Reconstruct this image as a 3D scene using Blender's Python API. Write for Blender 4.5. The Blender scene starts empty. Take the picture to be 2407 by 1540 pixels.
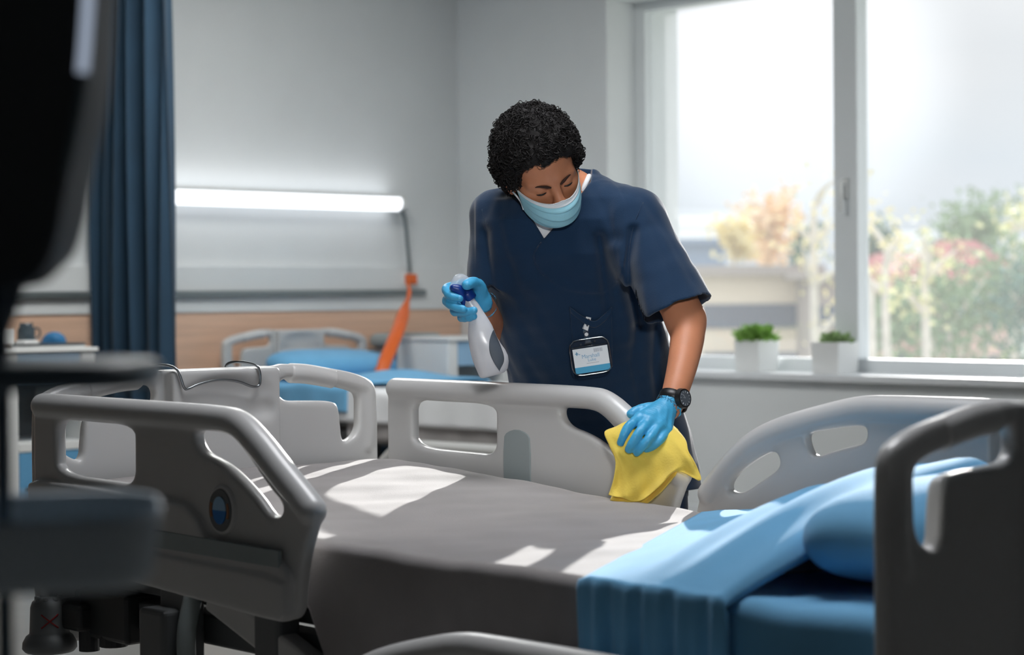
import bpy, bmesh, math, random
import numpy as np
from mathutils import Vector, Matrix
random.seed(7); rng = np.random.default_rng(11)
SC = bpy.context.scene
COL = SC.collection
# ---------------------------------------------------------------- camera model
F = 4680.; W, H = 2407, 1540
CAM = np.array([3.797, -2.158, 1.155]); TH = math.radians(47)
PITCH = 70 / F; ROLL = .0093
f0 = np.array([-math.sin(TH), math.cos(TH), 0]); r0 = np.array([math.cos(TH), math.sin(TH), 0]); u0 = np.array([0, 0, 1.])
_f = f0 * math.cos(PITCH) - u0 * math.sin(PITCH); _u = u0 * math.cos(PITCH) + f0 * math.sin(PITCH)
cam_u = _u * math.cos(ROLL) + r0 * math.sin(ROLL); cam_r = r0 * math.cos(ROLL) - _u * math.sin(ROLL)
def at(px, py, Z): return CAM + (_f + cam_r * ((px - W / 2) / F) - cam_u * ((py - H / 2) / F)) * Z
# figure frame: R right of the lens axis, D distance in front of it, U height above it (metres)
BASIS = np.stack([r0, f0, u0])
def Q(px, py, D):
    d = at(px, py, 1.0) - CAM; q = BASIS @ d
    return q * (D / q[1])
def q2w(v): return np.asarray(v) @ BASIS + CAM
# ---------------------------------------------------------------- materials
def lin(c):
    c = np.asarray(c, float) / 255.
    return tuple(np.where(c <= .04045, c / 12.92, ((c + .055) / 1.055) ** 2.4))
def mat(name, rgb, rough=.5, var=0., vscale=8., bump=0., bscale=60., metal=0., spec=.5, sheen=0., trans=0., alpha=1., sss=0., coat=0., stretch=None, var_rgb=None):
    m = bpy.data.materials.new(name); m.use_nodes = True
    nt = m.node_tree; b = nt.nodes['Principled BSDF']; L = nt.links
    c = lin(rgb)
    b.inputs['Base Color'].default_value = (*c, 1); b.inputs['Roughness'].default_value = rough
    b.inputs['Metallic'].default_value = metal; b.inputs['Specular IOR Level'].default_value = spec
    b.inputs['Sheen Weight'].default_value = sheen; b.inputs['Transmission Weight'].default_value = trans
    b.inputs['Alpha'].default_value = alpha; b.inputs['Coat Weight'].default_value = coat
    if sss: b.inputs['Subsurface Weight'].default_value = sss; b.inputs['Subsurface Radius'].default_value = (.01, .004, .002); b.inputs['Subsurface Scale'].default_value = .6
    if var or bump:
        tc = nt.nodes.new('ShaderNodeTexCoord'); vec = tc.outputs['Object']
        if stretch:
            mp = nt.nodes.new('ShaderNodeMapping'); mp.inputs['Scale'].default_value = stretch; L.new(vec, mp.inputs['Vector']); vec = mp.outputs['Vector']
    if var:
        n = nt.nodes.new('ShaderNodeTexNoise'); n.inputs['Scale'].default_value = vscale; n.inputs['Detail'].default_value = 4
        L.new(vec, n.inputs['Vector'])
        mx = nt.nodes.new('ShaderNodeMix'); mx.data_type = 'RGBA'
        c2 = lin(var_rgb) if var_rgb else tuple(v * (1 - var) for v in c)
        c1 = c if var_rgb else tuple(min(1, v * (1 + var)) for v in c)
        mx.inputs['A'].default_value = (*c2, 1); mx.inputs['B'].default_value = (*c1, 1)
        rp = nt.nodes.new('ShaderNodeMapRange'); rp.inputs['From Min'].default_value = .35; rp.inputs['From Max'].default_value = .65
        L.new(n.outputs['Fac'], rp.inputs['Value']); L.new(rp.outputs['Result'], mx.inputs['Factor']); L.new(mx.outputs['Result'], b.inputs['Base Color'])
    if bump:
        n2 = nt.nodes.new('ShaderNodeTexNoise'); n2.inputs['Scale'].default_value = bscale; n2.inputs['Detail'].default_value = 5
        L.new(vec, n2.inputs['Vector'])
        bp = nt.nodes.new('ShaderNodeBump'); bp.inputs['Strength'].default_value = bump; bp.inputs['Distance'].default_value = .004
        L.new(n2.outputs['Fac'], bp.inputs['Height']); L.new(bp.outputs['Normal'], b.inputs['Normal'])
    return m
def emit(name, rgb, s):
    m = bpy.data.materials.new(name); m.use_nodes = True; nt = m.node_tree; nt.nodes.clear()
    e = nt.nodes.new('ShaderNodeEmission'); o = nt.nodes.new('ShaderNodeOutputMaterial')
    e.inputs['Color'].default_value = (*lin(rgb), 1); e.inputs['Strength'].default_value = s; nt.links.new(e.outputs[0], o.inputs[0]); return m
# ---------------------------------------------------------------- mesh helpers
def np_mesh(name, V, faces, smooth=True):
    me = bpy.data.meshes.new(name)
    V = np.asarray(V, np.float32)
    if isinstance(faces, np.ndarray):
        k = faces.shape[1]; n = len(faces)
        me.vertices.add(len(V)); me.vertices.foreach_set('co', V.ravel())
        me.loops.add(n * k); me.loops.foreach_set('vertex_index', faces.astype(np.int32).ravel())
        me.polygons.add(n); me.polygons.foreach_set('loop_start', np.arange(0, n * k, k, dtype=np.int32))
        me.update(calc_edges=True)
    else:
        me.from_pydata([tuple(v) for v in V], [], faces); me.update()
    me.validate()
    me.polygons.foreach_set('use_smooth', np.full(len(me.polygons), smooth)); me.update()
    return me
def obj(name, me, m=None, parent=None, bevel=0, loc=None):
    o = bpy.data.objects.new(name, me); COL.objects.link(o)
    if m is not None:
        me.materials.clear(); me.materials.append(m)
    if parent is not None: o.parent = parent
    if loc is not None: o.location = loc
    if bevel:
        b = o.modifiers.new('bevel', 'BEVEL'); b.width = bevel; b.segments = 3; b.limit_method = 'ANGLE'
        b.harden_normals = False
    return o
def tag(o, label=None, cat=None, group=None, kind=None):
    if label: o['label'] = label
    if cat: o['category'] = cat
    if group: o['group'] = group
    if kind: o['kind'] = kind
    return o
def empty(name, loc=(0, 0, 0), rz=0, label=None, cat=None, group=None):
    o = bpy.data.objects.new(name, None); COL.objects.link(o); o.location = loc; o.rotation_euler = (0, 0, rz); o.empty_display_size = .05
    return tag(o, label, cat, group)
class MB:
    """collects boxes, tubes, lathes and grids into one mesh"""
    def __init__(s): s.V = []; s.F = []
    def add(s, V, Fc):
        o = len(s.V); s.V += [tuple(float(c) for c in v) for v in V]; s.F += [tuple(i + o for i in f) for f in Fc]; return s
    def box(s, lo, hi, M=None):
        x0, y0, z0 = lo; x1, y1, z1 = hi
        V = [(x0, y0, z0), (x1, y0, z0), (x1, y1, z0), (x0, y1, z0), (x0, y0, z1), (x1, y0, z1), (x1, y1, z1), (x0, y1, z1)]
        if M is not None: V = [tuple(M @ Vector(v)) for v in V]
        return s.add(V, [(0, 3, 2, 1), (4, 5, 6, 7), (0, 1, 5, 4), (1, 2, 6, 5), (2, 3, 7, 6), (3, 0, 4, 7)])
    def tube(s, P, r, n=10, closed=False, flat=1.):
        P = [np.asarray(p, float) for p in P]; m = len(P); rr = r if hasattr(r, '__len__') else [r] * m
        V = []; ref = None
        for i, p in enumerate(P):
            a = P[(i - 1) % m] if (closed or i > 0) else p; b = P[(i + 1) % m] if (closed or i < m - 1) else p
            t = b - a; t = t / (np.linalg.norm(t) + 1e-12)
            if ref is None:
                ref = np.array([0, 0, 1.]) if abs(t[2]) < .9 else np.array([1., 0, 0])
            ref = ref - t * (ref @ t); ref /= np.linalg.norm(ref) + 1e-12
            bi = np.cross(t, ref)
            for k in range(n):
                an = 2 * math.pi * k / n; V.append(p + rr[i] * (math.cos(an) * ref * flat + math.sin(an) * bi))
        Fc = []
        for i in range(m if closed else m - 1):
            for k in range(n):
                j = (i + 1) % m
                Fc.append((i * n + k, i * n + (k + 1) % n, j * n + (k + 1) % n, j * n + k))
        if not closed:
            Fc.append(tuple(range(n - 1, -1, -1))); Fc.append(tuple((m - 1) * n + k for k in range(n)))
        return s.add(V, Fc)
    def lathe(s, prof, c=(0, 0, 0), n=32, sx=1., sy=1.):
        V = []; m = len(prof)
        for r, z in prof:
            for k in range(n):
                a = 2 * math.pi * k / n; V.append((c[0] + r * math.cos(a) * sx, c[1] + r * math.sin(a) * sy, c[2] + z))
        Fc = [(i * n + k, i * n + (k + 1) % n, (i + 1) * n + (k + 1) % n, (i + 1) * n + k) for i in range(m - 1) for k in range(n)]
        Fc.append(tuple(range(n - 1, -1, -1))); Fc.append(tuple((m - 1) * n + k for k in range(n)))
        return s.add(V, Fc)
    def grid(s, G, flip=False):
        G = np.asarray(G); a, b = G.shape[:2]
        Fc = [(i * b + j, (i + 1) * b + j, (i + 1) * b + j + 1, i * b + j + 1) for i in range(a - 1) for j in range(b - 1)]
        if flip: Fc = [f[::-1] for f in Fc]
        return s.add(G.reshape(-1, 3), Fc)
    def mesh(s, name='m', smooth=False): return np_mesh(name, s.V, s.F, smooth)
    def build(s, name, m, parent=None, smooth=False, bevel=0, loc=None): return obj(name, s.mesh(name, smooth), m, parent, bevel, loc)
def auto_smooth(o, deg=40):
    me = o.data; me.polygons.foreach_set('use_smooth', np.full(len(me.polygons), True))
    try: me.set_sharp_from_angle(angle=math.radians(deg))
    except Exception: pass
    return o
def slab(G, th, dirv=None):
    """closed sheet of thickness th below grid G (rows,cols,3)"""
    G = np.asarray(G, float); a, b = G.shape[:2]
    du = np.gradient(G, axis=0); dv = np.gradient(G, axis=1); N = np.cross(du, dv); N /= np.linalg.norm(N, axis=2, keepdims=True) + 1e-12
    if dirv is not None: N = np.broadcast_to(np.asarray(dirv, float), G.shape)
    B = G - N * th
    V = np.concatenate([G.reshape(-1, 3), B.reshape(-1, 3)]); o = a * b
    Fc = [(i * b + j, (i + 1) * b + j, (i + 1) * b + j + 1, i * b + j + 1) for i in range(a - 1) for j in range(b - 1)]
    Fc += [tuple(o + k for k in f[::-1]) for f in Fc]
    for i in range(a - 1): Fc += [(i * b, o + i * b, o + (i + 1) * b, (i + 1) * b)[::-1], (i * b + b - 1, o + i * b + b - 1, o + (i + 1) * b + b - 1, (i + 1) * b + b - 1)]
    for j in range(b - 1): Fc += [(j, j + 1, o + j + 1, o + j)[::-1], ((a - 1) * b + j, (a - 1) * b + j + 1, o + (a - 1) * b + j + 1, o + (a - 1) * b + j)]
    return V, Fc
def spline(P, n=8, closed=False):
    P = np.asarray(P, float); m = len(P); out = []
    for i in range(m if closed else m - 1):
        p0 = P[(i - 1) % m] if (closed or i > 0) else 2 * P[0] - P[1]; p1 = P[i]; p2 = P[(i + 1) % m]
        p3 = P[(i + 2) % m] if (closed or i + 2 < m) else 2 * P[-1] - P[-2]
        for k in range(n):
            t = k / n
            out.append(.5 * (2 * p1 + (p2 - p0) * t + (2 * p0 - 5 * p1 + 4 * p2 - p3) * t * t + (3 * p1 - p0 - 3 * p2 + p3) * t ** 3))
    if not closed: out.append(P[-1])
    return np.array(out)
def chaikin(P, it=2, q=.25, closed=True):
    P = np.asarray(P, float)
    for _ in range(it):
        A = P if closed else P[:-1]; B = np.roll(P, -1, 0) if closed else P[1:]
        N = np.empty((2 * len(A), P.shape[1])); N[0::2] = A * (1 - q) + B * q; N[1::2] = A * q + B * (1 - q)
        P = N if closed else np.concatenate([P[:1], N, P[-1:]])
    return P
# ---------------------------------------------------------------- signed-distance modelling
def vnoise(p, s, seed=0):
    """cheap smooth pseudo noise, sum of sines"""
    r = np.random.default_rng(seed); o = 0.
    for k in range(5):
        w = r.normal(size=3) * s; ph = r.uniform(0, 6.28); o = o + np.sin(p[0] * w[0] + p[1] * w[1] + p[2] * w[2] + ph)
    return o / 3.
def smin(a, b, k):
    if k <= 0: return np.minimum(a, b)
    h = np.clip(.5 + .5 * (b - a) / k, 0, 1); return b + (a - b) * h - k * h * (1 - h)
def smax(a, b, k): return -smin(-a, -b, k)
class SDF:
    def __init__(s, lo, hi, h):
        s.lo = np.asarray(lo, float); s.h = h; s.n = np.ceil((np.asarray(hi, float) - s.lo) / h).astype(int) + 1
        s.F = np.full(s.n, 1., np.float32); s.ax = [(s.lo[i] + h * np.arange(s.n[i])).astype(np.float32) for i in range(3)]
    def _sub(s, bb, pad):
        sl = []
        for i in range(3):
            a = int(max(0, math.floor((bb[0][i] - pad - s.lo[i]) / s.h))); b = int(min(s.n[i], math.ceil((bb[1][i] + pad - s.lo[i]) / s.h) + 1))
            sl.append(slice(a, max(a, b)))
        X = s.ax[0][sl[0]][:, None, None]; Y = s.ax[1][sl[1]][None, :, None]; Z = s.ax[2][sl[2]][None, None, :]
        return tuple(sl), (X, Y, Z)
    def op(s, prim, k=0., mode='u'):
        fn, bb = prim; sl, P = s._sub(bb, k * 1.2 + 4 * s.h)
        if s.F[sl].size == 0: return s
        d = fn(P).astype(np.float32)
        if mode == 'u': s.F[sl] = smin(s.F[sl], d, k)
        elif mode == 's': s.F[sl] = smax(s.F[sl], -d, k)
        return s
    def cut(s, fn, k=0.):                       # keep where fn<0
        P = (s.ax[0][:, None, None], s.ax[1][None, :, None], s.ax[2][None, None, :]); s.F = smax(s.F, fn(P).astype(np.float32), k); return s
    def warp(s, fn):
        P = (s.ax[0][:, None, None], s.ax[1][None, :, None], s.ax[2][None, None, :]); s.F = s.F + fn(P).astype(np.float32); return s
    def nets(s, smooth=2, lam=.5):
        Fv = s.F; I = Fv < 0; n = s.n
        c = [(i, j, k) for i in (0, 1) for j in (0, 1) for k in (0, 1)]
        cnt = np.zeros(n - 1, np.uint8)
        for i, j, k in c: cnt += I[i:n[0] - 1 + i, j:n[1] - 1 + j, k:n[2] - 1 + k]
        A = np.argwhere((cnt > 0) & (cnt < 8)); N = len(A)
        val = np.stack([Fv[A[:, 0] + i, A[:, 1] + j, A[:, 2] + k] for i, j, k in c], 1)
        acc = np.zeros((N, 3)); m = np.zeros(N); cc = np.array(c, float)
        for a in range(8):
            for b in range(a + 1, 8):
                if np.abs(cc[a] - cc[b]).sum() != 1: continue
                x = (val[:, a] < 0) != (val[:, b] < 0)
                t = val[x, a] / (val[x, a] - val[x, b]); acc[x] += cc[a] + (cc[b] - cc[a]) * t[:, None]; m[x] += 1
        V = s.lo + s.h * (A + acc / m[:, None])
        G = np.full(n - 1, -1, np.int32); G[A[:, 0], A[:, 1], A[:, 2]] = np.arange(N)
        quads = []
        for ax in range(3):
            a1, a2 = (ax + 1) % 3, (ax + 2) % 3
            s0 = [slice(None)] * 3; s1 = [slice(None)] * 3; s0[ax] = slice(0, n[ax] - 1); s1[ax] = slice(1, n[ax])
            x = I[tuple(s0)] != I[tuple(s1)]; E = np.argwhere(x)
            E = E[(E[:, a1] > 0) & (E[:, a2] > 0) & (E[:, a1] < n[a1] - 1) & (E[:, a2] < n[a2] - 1)]
            o1 = np.zeros(3, int); o1[a1] = 1; o2 = np.zeros(3, int); o2[a2] = 1
            g = lambda e: G[e[:, 0], e[:, 1], e[:, 2]]
            q = np.stack([g(E - o1 - o2), g(E - o2), g(E), g(E - o1)], 1)
            fl = ~I[E[:, 0], E[:, 1], E[:, 2]]; q[fl] = q[fl][:, ::-1]; quads.append(q)
        Qd = np.concatenate(quads); Qd = Qd[(Qd >= 0).all(1)]
        if smooth:
            e = np.concatenate([Qd[:, [0, 1]], Qd[:, [1, 2]], Qd[:, [2, 3]], Qd[:, [3, 0]]]); e = np.concatenate([e, e[:, ::-1]])
            deg = np.bincount(e[:, 0], minlength=N) + 1e-9
            for it in range(smooth):
                S = np.stack([np.bincount(e[:, 0], weights=V[e[:, 1], a], minlength=N) for a in range(3)], 1) / deg[:, None]
                V = V + lam * (S - V)
        return V, Qd
def _bb(*P, r=0.):
    P = np.asarray(P, float); return P.min(0) - r, P.max(0) + r
def cone(p0, ra, p1, rb, flat=None, fs=1.):
    p0 = np.asarray(p0, float); p1 = np.asarray(p1, float); d = p1 - p0; L2 = float(d @ d) + 1e-12
    def fn(P):
        x = [P[i] - p0[i] for i in range(3)]
        t = np.clip((x[0] * d[0] + x[1] * d[1] + x[2] * d[2]) / L2, 0, 1)
        v = [x[i] - d[i] * t for i in range(3)]
        if flat is not None:
            dn = (v[0] * flat[0] + v[1] * flat[1] + v[2] * flat[2]) * (fs - 1); v = [v[i] + flat[i] * dn for i in range(3)]
        return np.sqrt(v[0] ** 2 + v[1] ** 2 + v[2] ** 2) - (ra + (rb - ra) * t)
    return fn, _bb(p0, p1, r=max(ra, rb) * max(1., 1. / fs) + .002)
def ell(c, rad, R=None):
    c = np.asarray(c, float); rad = np.asarray(rad, float); R = np.eye(3) if R is None else np.asarray(R)      # rows of R: axes
    def fn(P):
        x = [P[i] - c[i] for i in range(3)]
        l = [(x[0] * R[a, 0] + x[1] * R[a, 1] + x[2] * R[a, 2]) / rad[a] for a in range(3)]
        k0 = np.sqrt(l[0] ** 2 + l[1] ** 2 + l[2] ** 2) + 1e-9
        k1 = np.sqrt((l[0] / rad[0]) ** 2 + (l[1] / rad[1]) ** 2 + (l[2] / rad[2]) ** 2) + 1e-9
        return k0 * (k0 - 1) / k1
    return fn, (c - rad.max(), c + rad.max())
def limb(pts, rs, n=6):
    """smooth tapering limb through joints: one primitive"""
    P = spline(np.column_stack([np.asarray(pts, float), rs]), n)
    segs = [cone(P[i][:3], P[i][3], P[i + 1][:3], P[i + 1][3])[0] for i in range(len(P) - 1)]
    def fn(X):
        d = None
        for s in segs: v = s(X); d = v if d is None else np.minimum(d, v)
        return d
    return fn, _bb(*P[:, :3], r=P[:, 3].max() + .002)
def chain(S, pts, rs, k, mode='u', **kw):
    if len(pts) > 2: S.op(limb(pts, rs), k, mode)
    else: S.op(cone(pts[0], rs[0], pts[1], rs[1], **kw), k, mode)
def loft(st, pw=2.4):
    """stations (U, cR, cD, a, b) rising in U: super-elliptic trunk"""
    st = np.array(sorted(st), float)
    def fn(P):
        u = np.asarray(P[2]); g = [np.interp(u, st[:, 0], st[:, i]) for i in range(1, 5)]
        q = (np.abs((P[0] - g[0]) / g[2]) ** pw + np.abs((P[1] - g[1]) / g[3]) ** pw) ** (1 / pw)
        d = (q - 1) * np.minimum(g[2], g[3])
        return np.maximum(d, np.maximum(u - st[-1, 0], st[0, 0] - u))
    lo = np.array([(st[:, 1] - st[:, 3]).min(), (st[:, 2] - st[:, 4]).min(), st[0, 0]]); hi = np.array([(st[:, 1] + st[:, 3]).max(), (st[:, 2] + st[:, 4]).max(), st[-1, 0]])
    return fn, (lo, hi)
def poly_sd(P, X, Y):
    """signed distance of 2-D closed polygon on arrays X,Y"""
    P = np.asarray(P, float); d = np.full(np.broadcast(X, Y).shape, 1e9); s = np.ones_like(d)
    n = len(P)
    for i in range(n):
        a = P[i]; b = P[i - 1]; ex, ey = b - a; wx = X - a[0]; wy = Y - a[1]
        t = np.clip((wx * ex + wy * ey) / (ex * ex + ey * ey + 1e-15), 0, 1)
        d = np.minimum(d, (wx - ex * t) ** 2 + (wy - ey * t) ** 2)
        c1 = Y >= a[1]; c2 = Y < b[1]; c3 = ex * wy > ey * wx
        s = np.where((c1 & c2 & c3) | (~c1 & ~c2 & ~c3), -s, s)
    return s * np.sqrt(d)
def extrude(s2, y, hy, r):
    w0 = s2 + r; w1 = np.abs(y) - hy + r
    return np.minimum(np.maximum(w0, w1), 0) + np.sqrt(np.maximum(w0, 0) ** 2 + np.maximum(w1, 0) ** 2) - r
def copy_tree(o, parent=None):
    c = o.copy(); COL.objects.link(c)
    if parent is not None: c.parent = parent; c.matrix_parent_inverse = o.matrix_parent_inverse.copy()
    for ch in list(o.children): copy_tree(ch, c)
    return c
# ================================================================ materials
M = {}
M['wall'] = mat('wall paint', (222, 225, 226), .75, var=.015, vscale=3, bump=.05, bscale=120)
M['wall_dim'] = mat('slate wall paint', (92, 97, 102), .8, var=.02, vscale=2)
M['ceiling'] = mat('ceiling paint', (186, 188, 190), .8, var=.015, vscale=2)
M['floor'] = mat('vinyl floor', (140, 138, 134), .35, var=.05, vscale=5, bump=.02)
M['sill'] = mat('sill board', (226, 229, 232), .35, var=.01)
M['frame_w'] = mat('window frame', (226, 230, 232), .4, var=.01)
M['wood'] = mat('oak veneer', (226, 188, 162), .45, var=.07, vscale=6, stretch=(1, .35, 9), bump=.05, bscale=40)
M['metal'] = mat('steel', (150, 155, 158), .3, metal=1., var=.03)
M['rail_m'] = mat('grey metal trim', (120, 128, 130), .4, metal=.4, var=.03)
M['white_pl'] = mat('white plastic', (228, 229, 228), .35, var=.01)
M['plastic'] = mat('bed plastic', (196, 196, 195), .33, var=.012, vscale=4, coat=.12)
M['grip'] = mat('grip plastic', (206, 206, 205), .36, var=.012)
M['strip'] = mat('grey green insert', (150, 160, 161), .45, var=.02)
M['dark_pl'] = mat('dark plastic', (54, 56, 58), .45, var=.05)
M['dark_fr'] = mat('dark frame paint', (104, 107, 109), .45, var=.05)
M['rubber'] = mat('bumper rubber', (118, 122, 124), .55, var=.04)
M['blanket'] = mat('taupe blanket', (147, 142, 141), .95, var=.07, vscale=9, bump=.22, bscale=330, sheen=.5, spec=.1)
M['sheet_w'] = mat('white bed linen', (226, 227, 230), .9, var=.015, bump=.15, bscale=200)
M['mattress'] = mat('mattress cover', (120, 124, 130), .8, var=.03)
M['blue'] = mat('blue bed linen', (112, 176, 218), .85, var=.04, vscale=7, bump=.2, bscale=260, sheen=.15, spec=.15)
M['blue_pale'] = mat('pale blue front', (150, 190, 222), .5, var=.02)
M['blue_mid'] = mat('mid blue front', (96, 158, 200), .5, var=.02)
M['curtain'] = mat('blue curtain cloth', (32, 64, 88), .8, var=.06, vscale=5, bump=.15, bscale=200, sheen=.2)
M['orange'] = mat('orange plastic', (226, 104, 40), .45, var=.04)
M['chair_b'] = mat('blue vinyl', (92, 134, 176), .5, var=.03)
M['lamp'] = emit('lamp diffuser', (246, 250, 255), 2.2); M['lamp_up'] = emit('uplight strip', (246, 250, 255), 3.6)
# glass with a faint milky veil put in to imitate haze
def glass_mat():
    m = bpy.data.materials.new('dusty window glass'); m.use_nodes = True; nt = m.node_tree; nt.nodes.clear(); L = nt.links
    o = nt.nodes.new('ShaderNodeOutputMaterial'); tr = nt.nodes.new('ShaderNodeBsdfTransparent'); tl = nt.nodes.new('ShaderNodeBsdfTranslucent')
    gl = nt.nodes.new('ShaderNodeBsdfGlossy'); gl.inputs['Roughness'].default_value = .02
    tl.inputs['Color'].default_value = (.95, .97, 1, 1)
    n = nt.nodes.new('ShaderNodeTexNoise'); n.inputs['Scale'].default_value = .8
    tc = nt.nodes.new('ShaderNodeTexCoord'); L.new(tc.outputs['Object'], n.inputs['Vector'])
    mr = nt.nodes.new('ShaderNodeMapRange'); mr.inputs['To Min'].default_value = .03; mr.inputs['To Max'].default_value = .05; L.new(n.outputs['Fac'], mr.inputs['Value'])
    a = nt.nodes.new('ShaderNodeMixShader'); L.new(mr.outputs['Result'], a.inputs['Fac']); L.new(tr.outputs[0], a.inputs[1]); L.new(tl.outputs[0], a.inputs[2])
    b = nt.nodes.new('ShaderNodeMixShader'); b.inputs['Fac'].default_value = .03; L.new(a.outputs[0], b.inputs[1]); L.new(gl.outputs[0], b.inputs[2]); L.new(b.outputs[0], o.inputs['Surface'])
    return m
M['glass'] = glass_mat()
def struct(o): o['kind'] = 'structure'; return o
# ================================================================ room shell
XL, XR, YW, YB, ZC = -4.79, 5.6, 5.44, -4.6, 3.25
WO = 6.0                                                         # outside face of the window wall
WX0, WX1, WZ0, WZ1 = -3.596, -1.02, .74, 2.735
struct(MB().box((XL - .2, YB - .2, -.2), (XR + .2, WO, 0)).build('floor', M['floor']))
struct(MB().box((XL - .2, YB - .2, ZC), (XR + .2, WO, ZC + .2)).build('ceiling', M['ceiling']))
struct(MB().box((XL - .2, YB - .2, 0), (XL, WO, ZC)).build('wall_left', M['wall']))
struct(MB().box((XR, YB - .2, 0), (XR + .2, WO, ZC)).build('wall_right', M['wall_dim']))
struct(MB().box((XL, YB - .2, 0), (XR, YB, ZC)).build('wall_back', M['wall_dim']))
w = MB().box((XL, YW, 0), (WX0, WO, ZC)).box((WX1, YW, 0), (XR, WO, ZC)).box((WX0, YW, 0), (WX1, WO, WZ0)).box((WX0, YW, WZ1), (WX1, WO, ZC))
struct(w.build('wall_window', M['wall']))
struct(MB().box((XL, YW - .012, 0), (XR, YW, .09)).build('baseboard_window', M['sill']))
struct(MB().box((XL, YB, 0), (XL + .012, YW - .012, .09)).build('baseboard_left', M['sill']))
struct(MB().box((WX0 + .001, YW - .05, WZ0), (WX1 - .001, YW + .22, .776)).build('trim_1', M['sill'], bevel=.006))
# window: frame, two mullions, panes, handle
win = struct(empty('window_1', (-2.18, 5.66, .78)))
def wl(mb, name, m, **k):
    o = mb.build(name, m, win, **k); o.matrix_parent_inverse = Matrix.Translation((-2.18, 5.66, .78)).inverted(); return o
FY0, FY1 = 5.66, 5.74
fr = MB().box((WX0, FY0, .776), (-3.525, FY1, WZ1)).box((-1.09, FY0, .776), (WX1, FY1, WZ1)).box((-3.525, FY0, 2.68), (-1.09, FY1, WZ1)).box((-3.525, FY0, .776), (-1.09, FY1, .842))
wl(fr, 'window_frame', M['frame_w'])
for x in (-2.19,):
    wl(MB().box((x - .068, FY0 - .012, .842), (x + .075, FY1, 2.68)), 'mullion', M['frame_w'], bevel=.006)
for a, b in ((-3.525, -2.252), (-2.128, -.69)):
    wl(MB().box((a, 5.70, .842), (b, 5.704, 2.68)), 'pane', M['glass'])
hd = MB().box((-2.20, FY0 - .030, 1.62), (-2.165, FY0 - .012, 1.72)).tube([(-2.182, FY0 - .02, 1.70), (-2.182, FY0 - .05, 1.70), (-2.182, FY0 - .055, 1.69), (-2.182, FY0 - .055, 1.56)], .011, 10)
wl(hd, 'handle', M['white_pl'], smooth=True)
# ================================================================ left wall fittings
struct(MB().box((XL, YB, .09), (XL + .02, YW - .012, 1.093)).build('trim_2', M['wood']))
t = MB().box((XL, YB, 1.093), (XL + .03, YW, 1.335)).build('trim_3', M['wall'], bevel=.004); struct(t)
o = MB().box((XL + .03, YB, 1.172), (XL + .062, YW - .3, 1.206)).build('equipment_rail', M['rail_m'], bevel=.006)
tag(o, 'grey metal equipment rail running along the left wall above the wood panel', 'rail')
# wall lamp : housing, diffuser, end caps
lamp = empty('wall_lamp', (XL, 4.17, 1.683), label='long white glowing tube lamp fixed on the wall above the second bed', cat='lamp')
def at_parent(mb, name, m, par, **k):
    o = mb.build(name, m, par, **k); o.matrix_parent_inverse = Matrix.Translation(par.location).inverted(); return o
LY0, LY1 = 3.34, 4.915
d = MB(); prof = [(XL + .075 + .05 * math.cos(a), 1.683 + .042 * math.sin(a)) for a in np.linspace(0, 2 * math.pi, 24, endpoint=False)]
V = [(x, y, z) for y in (LY0, LY1) for x, z in prof]; n = 24
d.add(V, [(k, n + k, n + (k + 1) % n, (k + 1) % n) for k in range(n)] + [tuple(range(n)), tuple(range(2 * n - 1, n - 1, -1))])
at_parent(d, 'diffuser', M['lamp'], lamp, smooth=True)
at_parent(MB().box((XL + .050, LY0 + .02, 1.7265), (XL + .110, LY1 - .02, 1.7305)), 'uplight_strip', M['lamp_up'], lamp)
for xx in (XL + .046, XL + .111): at_parent(MB().box((xx, LY0, 1.715), (xx + .003, LY1, 1.736)), 'louvre', M['white_pl'], lamp)
at_parent(MB().box((XL + .001, LY0, 1.668), (XL + .028, LY1, 1.698)), 'housing', M['white_pl'], lamp)
for y in (LY0 - .03, LY1):
    c = MB(); V = [(XL + .075 + (x - XL - .075) * 1.04, yy, 1.683 + (z - 1.683) * 1.04) for yy in (y, y + .03) for x, z in prof]
    c.add(V, [(k, n + k, n + (k + 1) % n, (k + 1) % n) for k in range(n)] + [tuple(range(n)), tuple(range(2 * n - 1, n - 1, -1))])
    at_parent(c, 'end_cap', M['white_pl'], lamp)
# call cord and orange strap
o = MB().tube(spline([(XL + .05, 4.955, 1.66), (XL + .06, 4.985, 1.60), (XL + .05, 5.01, 1.45), (XL + .055, 5.022, 1.30)], 8), .011, 8).build('pull_cord', M['rail_m'], smooth=True)
tag(o, 'thin grey cord hanging on the wall from the right end of the tube lamp', 'cord')
ob = empty('call_switch', (XL + .03, 5.03, 1.24), label='small orange call switch on the wall at the end of the grey cord', cat='switch')
at_parent(MB().box((XL + .031, 5.0, 1.235), (XL + .075, 5.062, 1.292)), 'switch_body', M['orange'], ob, bevel=.008)
at_parent(MB().box((XL + .0305, 4.985, 1.225), (XL + .04, 5.08, 1.30)), 'wall_plate', M['white_pl'], ob, bevel=.003)
sg = [at(960, 668, 10.9), at(962, 690, 10.85), at(952, 725, 10.7), at(938, 770, 10.45), at(922, 810, 10.3), at(905, 850, 10.2), at(893, 885, 10.15)]
sg = spline(sg, 8); o = MB().tube(sg, np.interp(np.linspace(0, 1, len(sg)), [0, .25, .4, 1], [.008, .012, .036, .036]), 10, flat=.45).build('orange_strap', M['orange'], smooth=True)
tag(o, 'orange strap hanging slantwise in front of the wood panel beside the second bed', 'strap')
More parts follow.
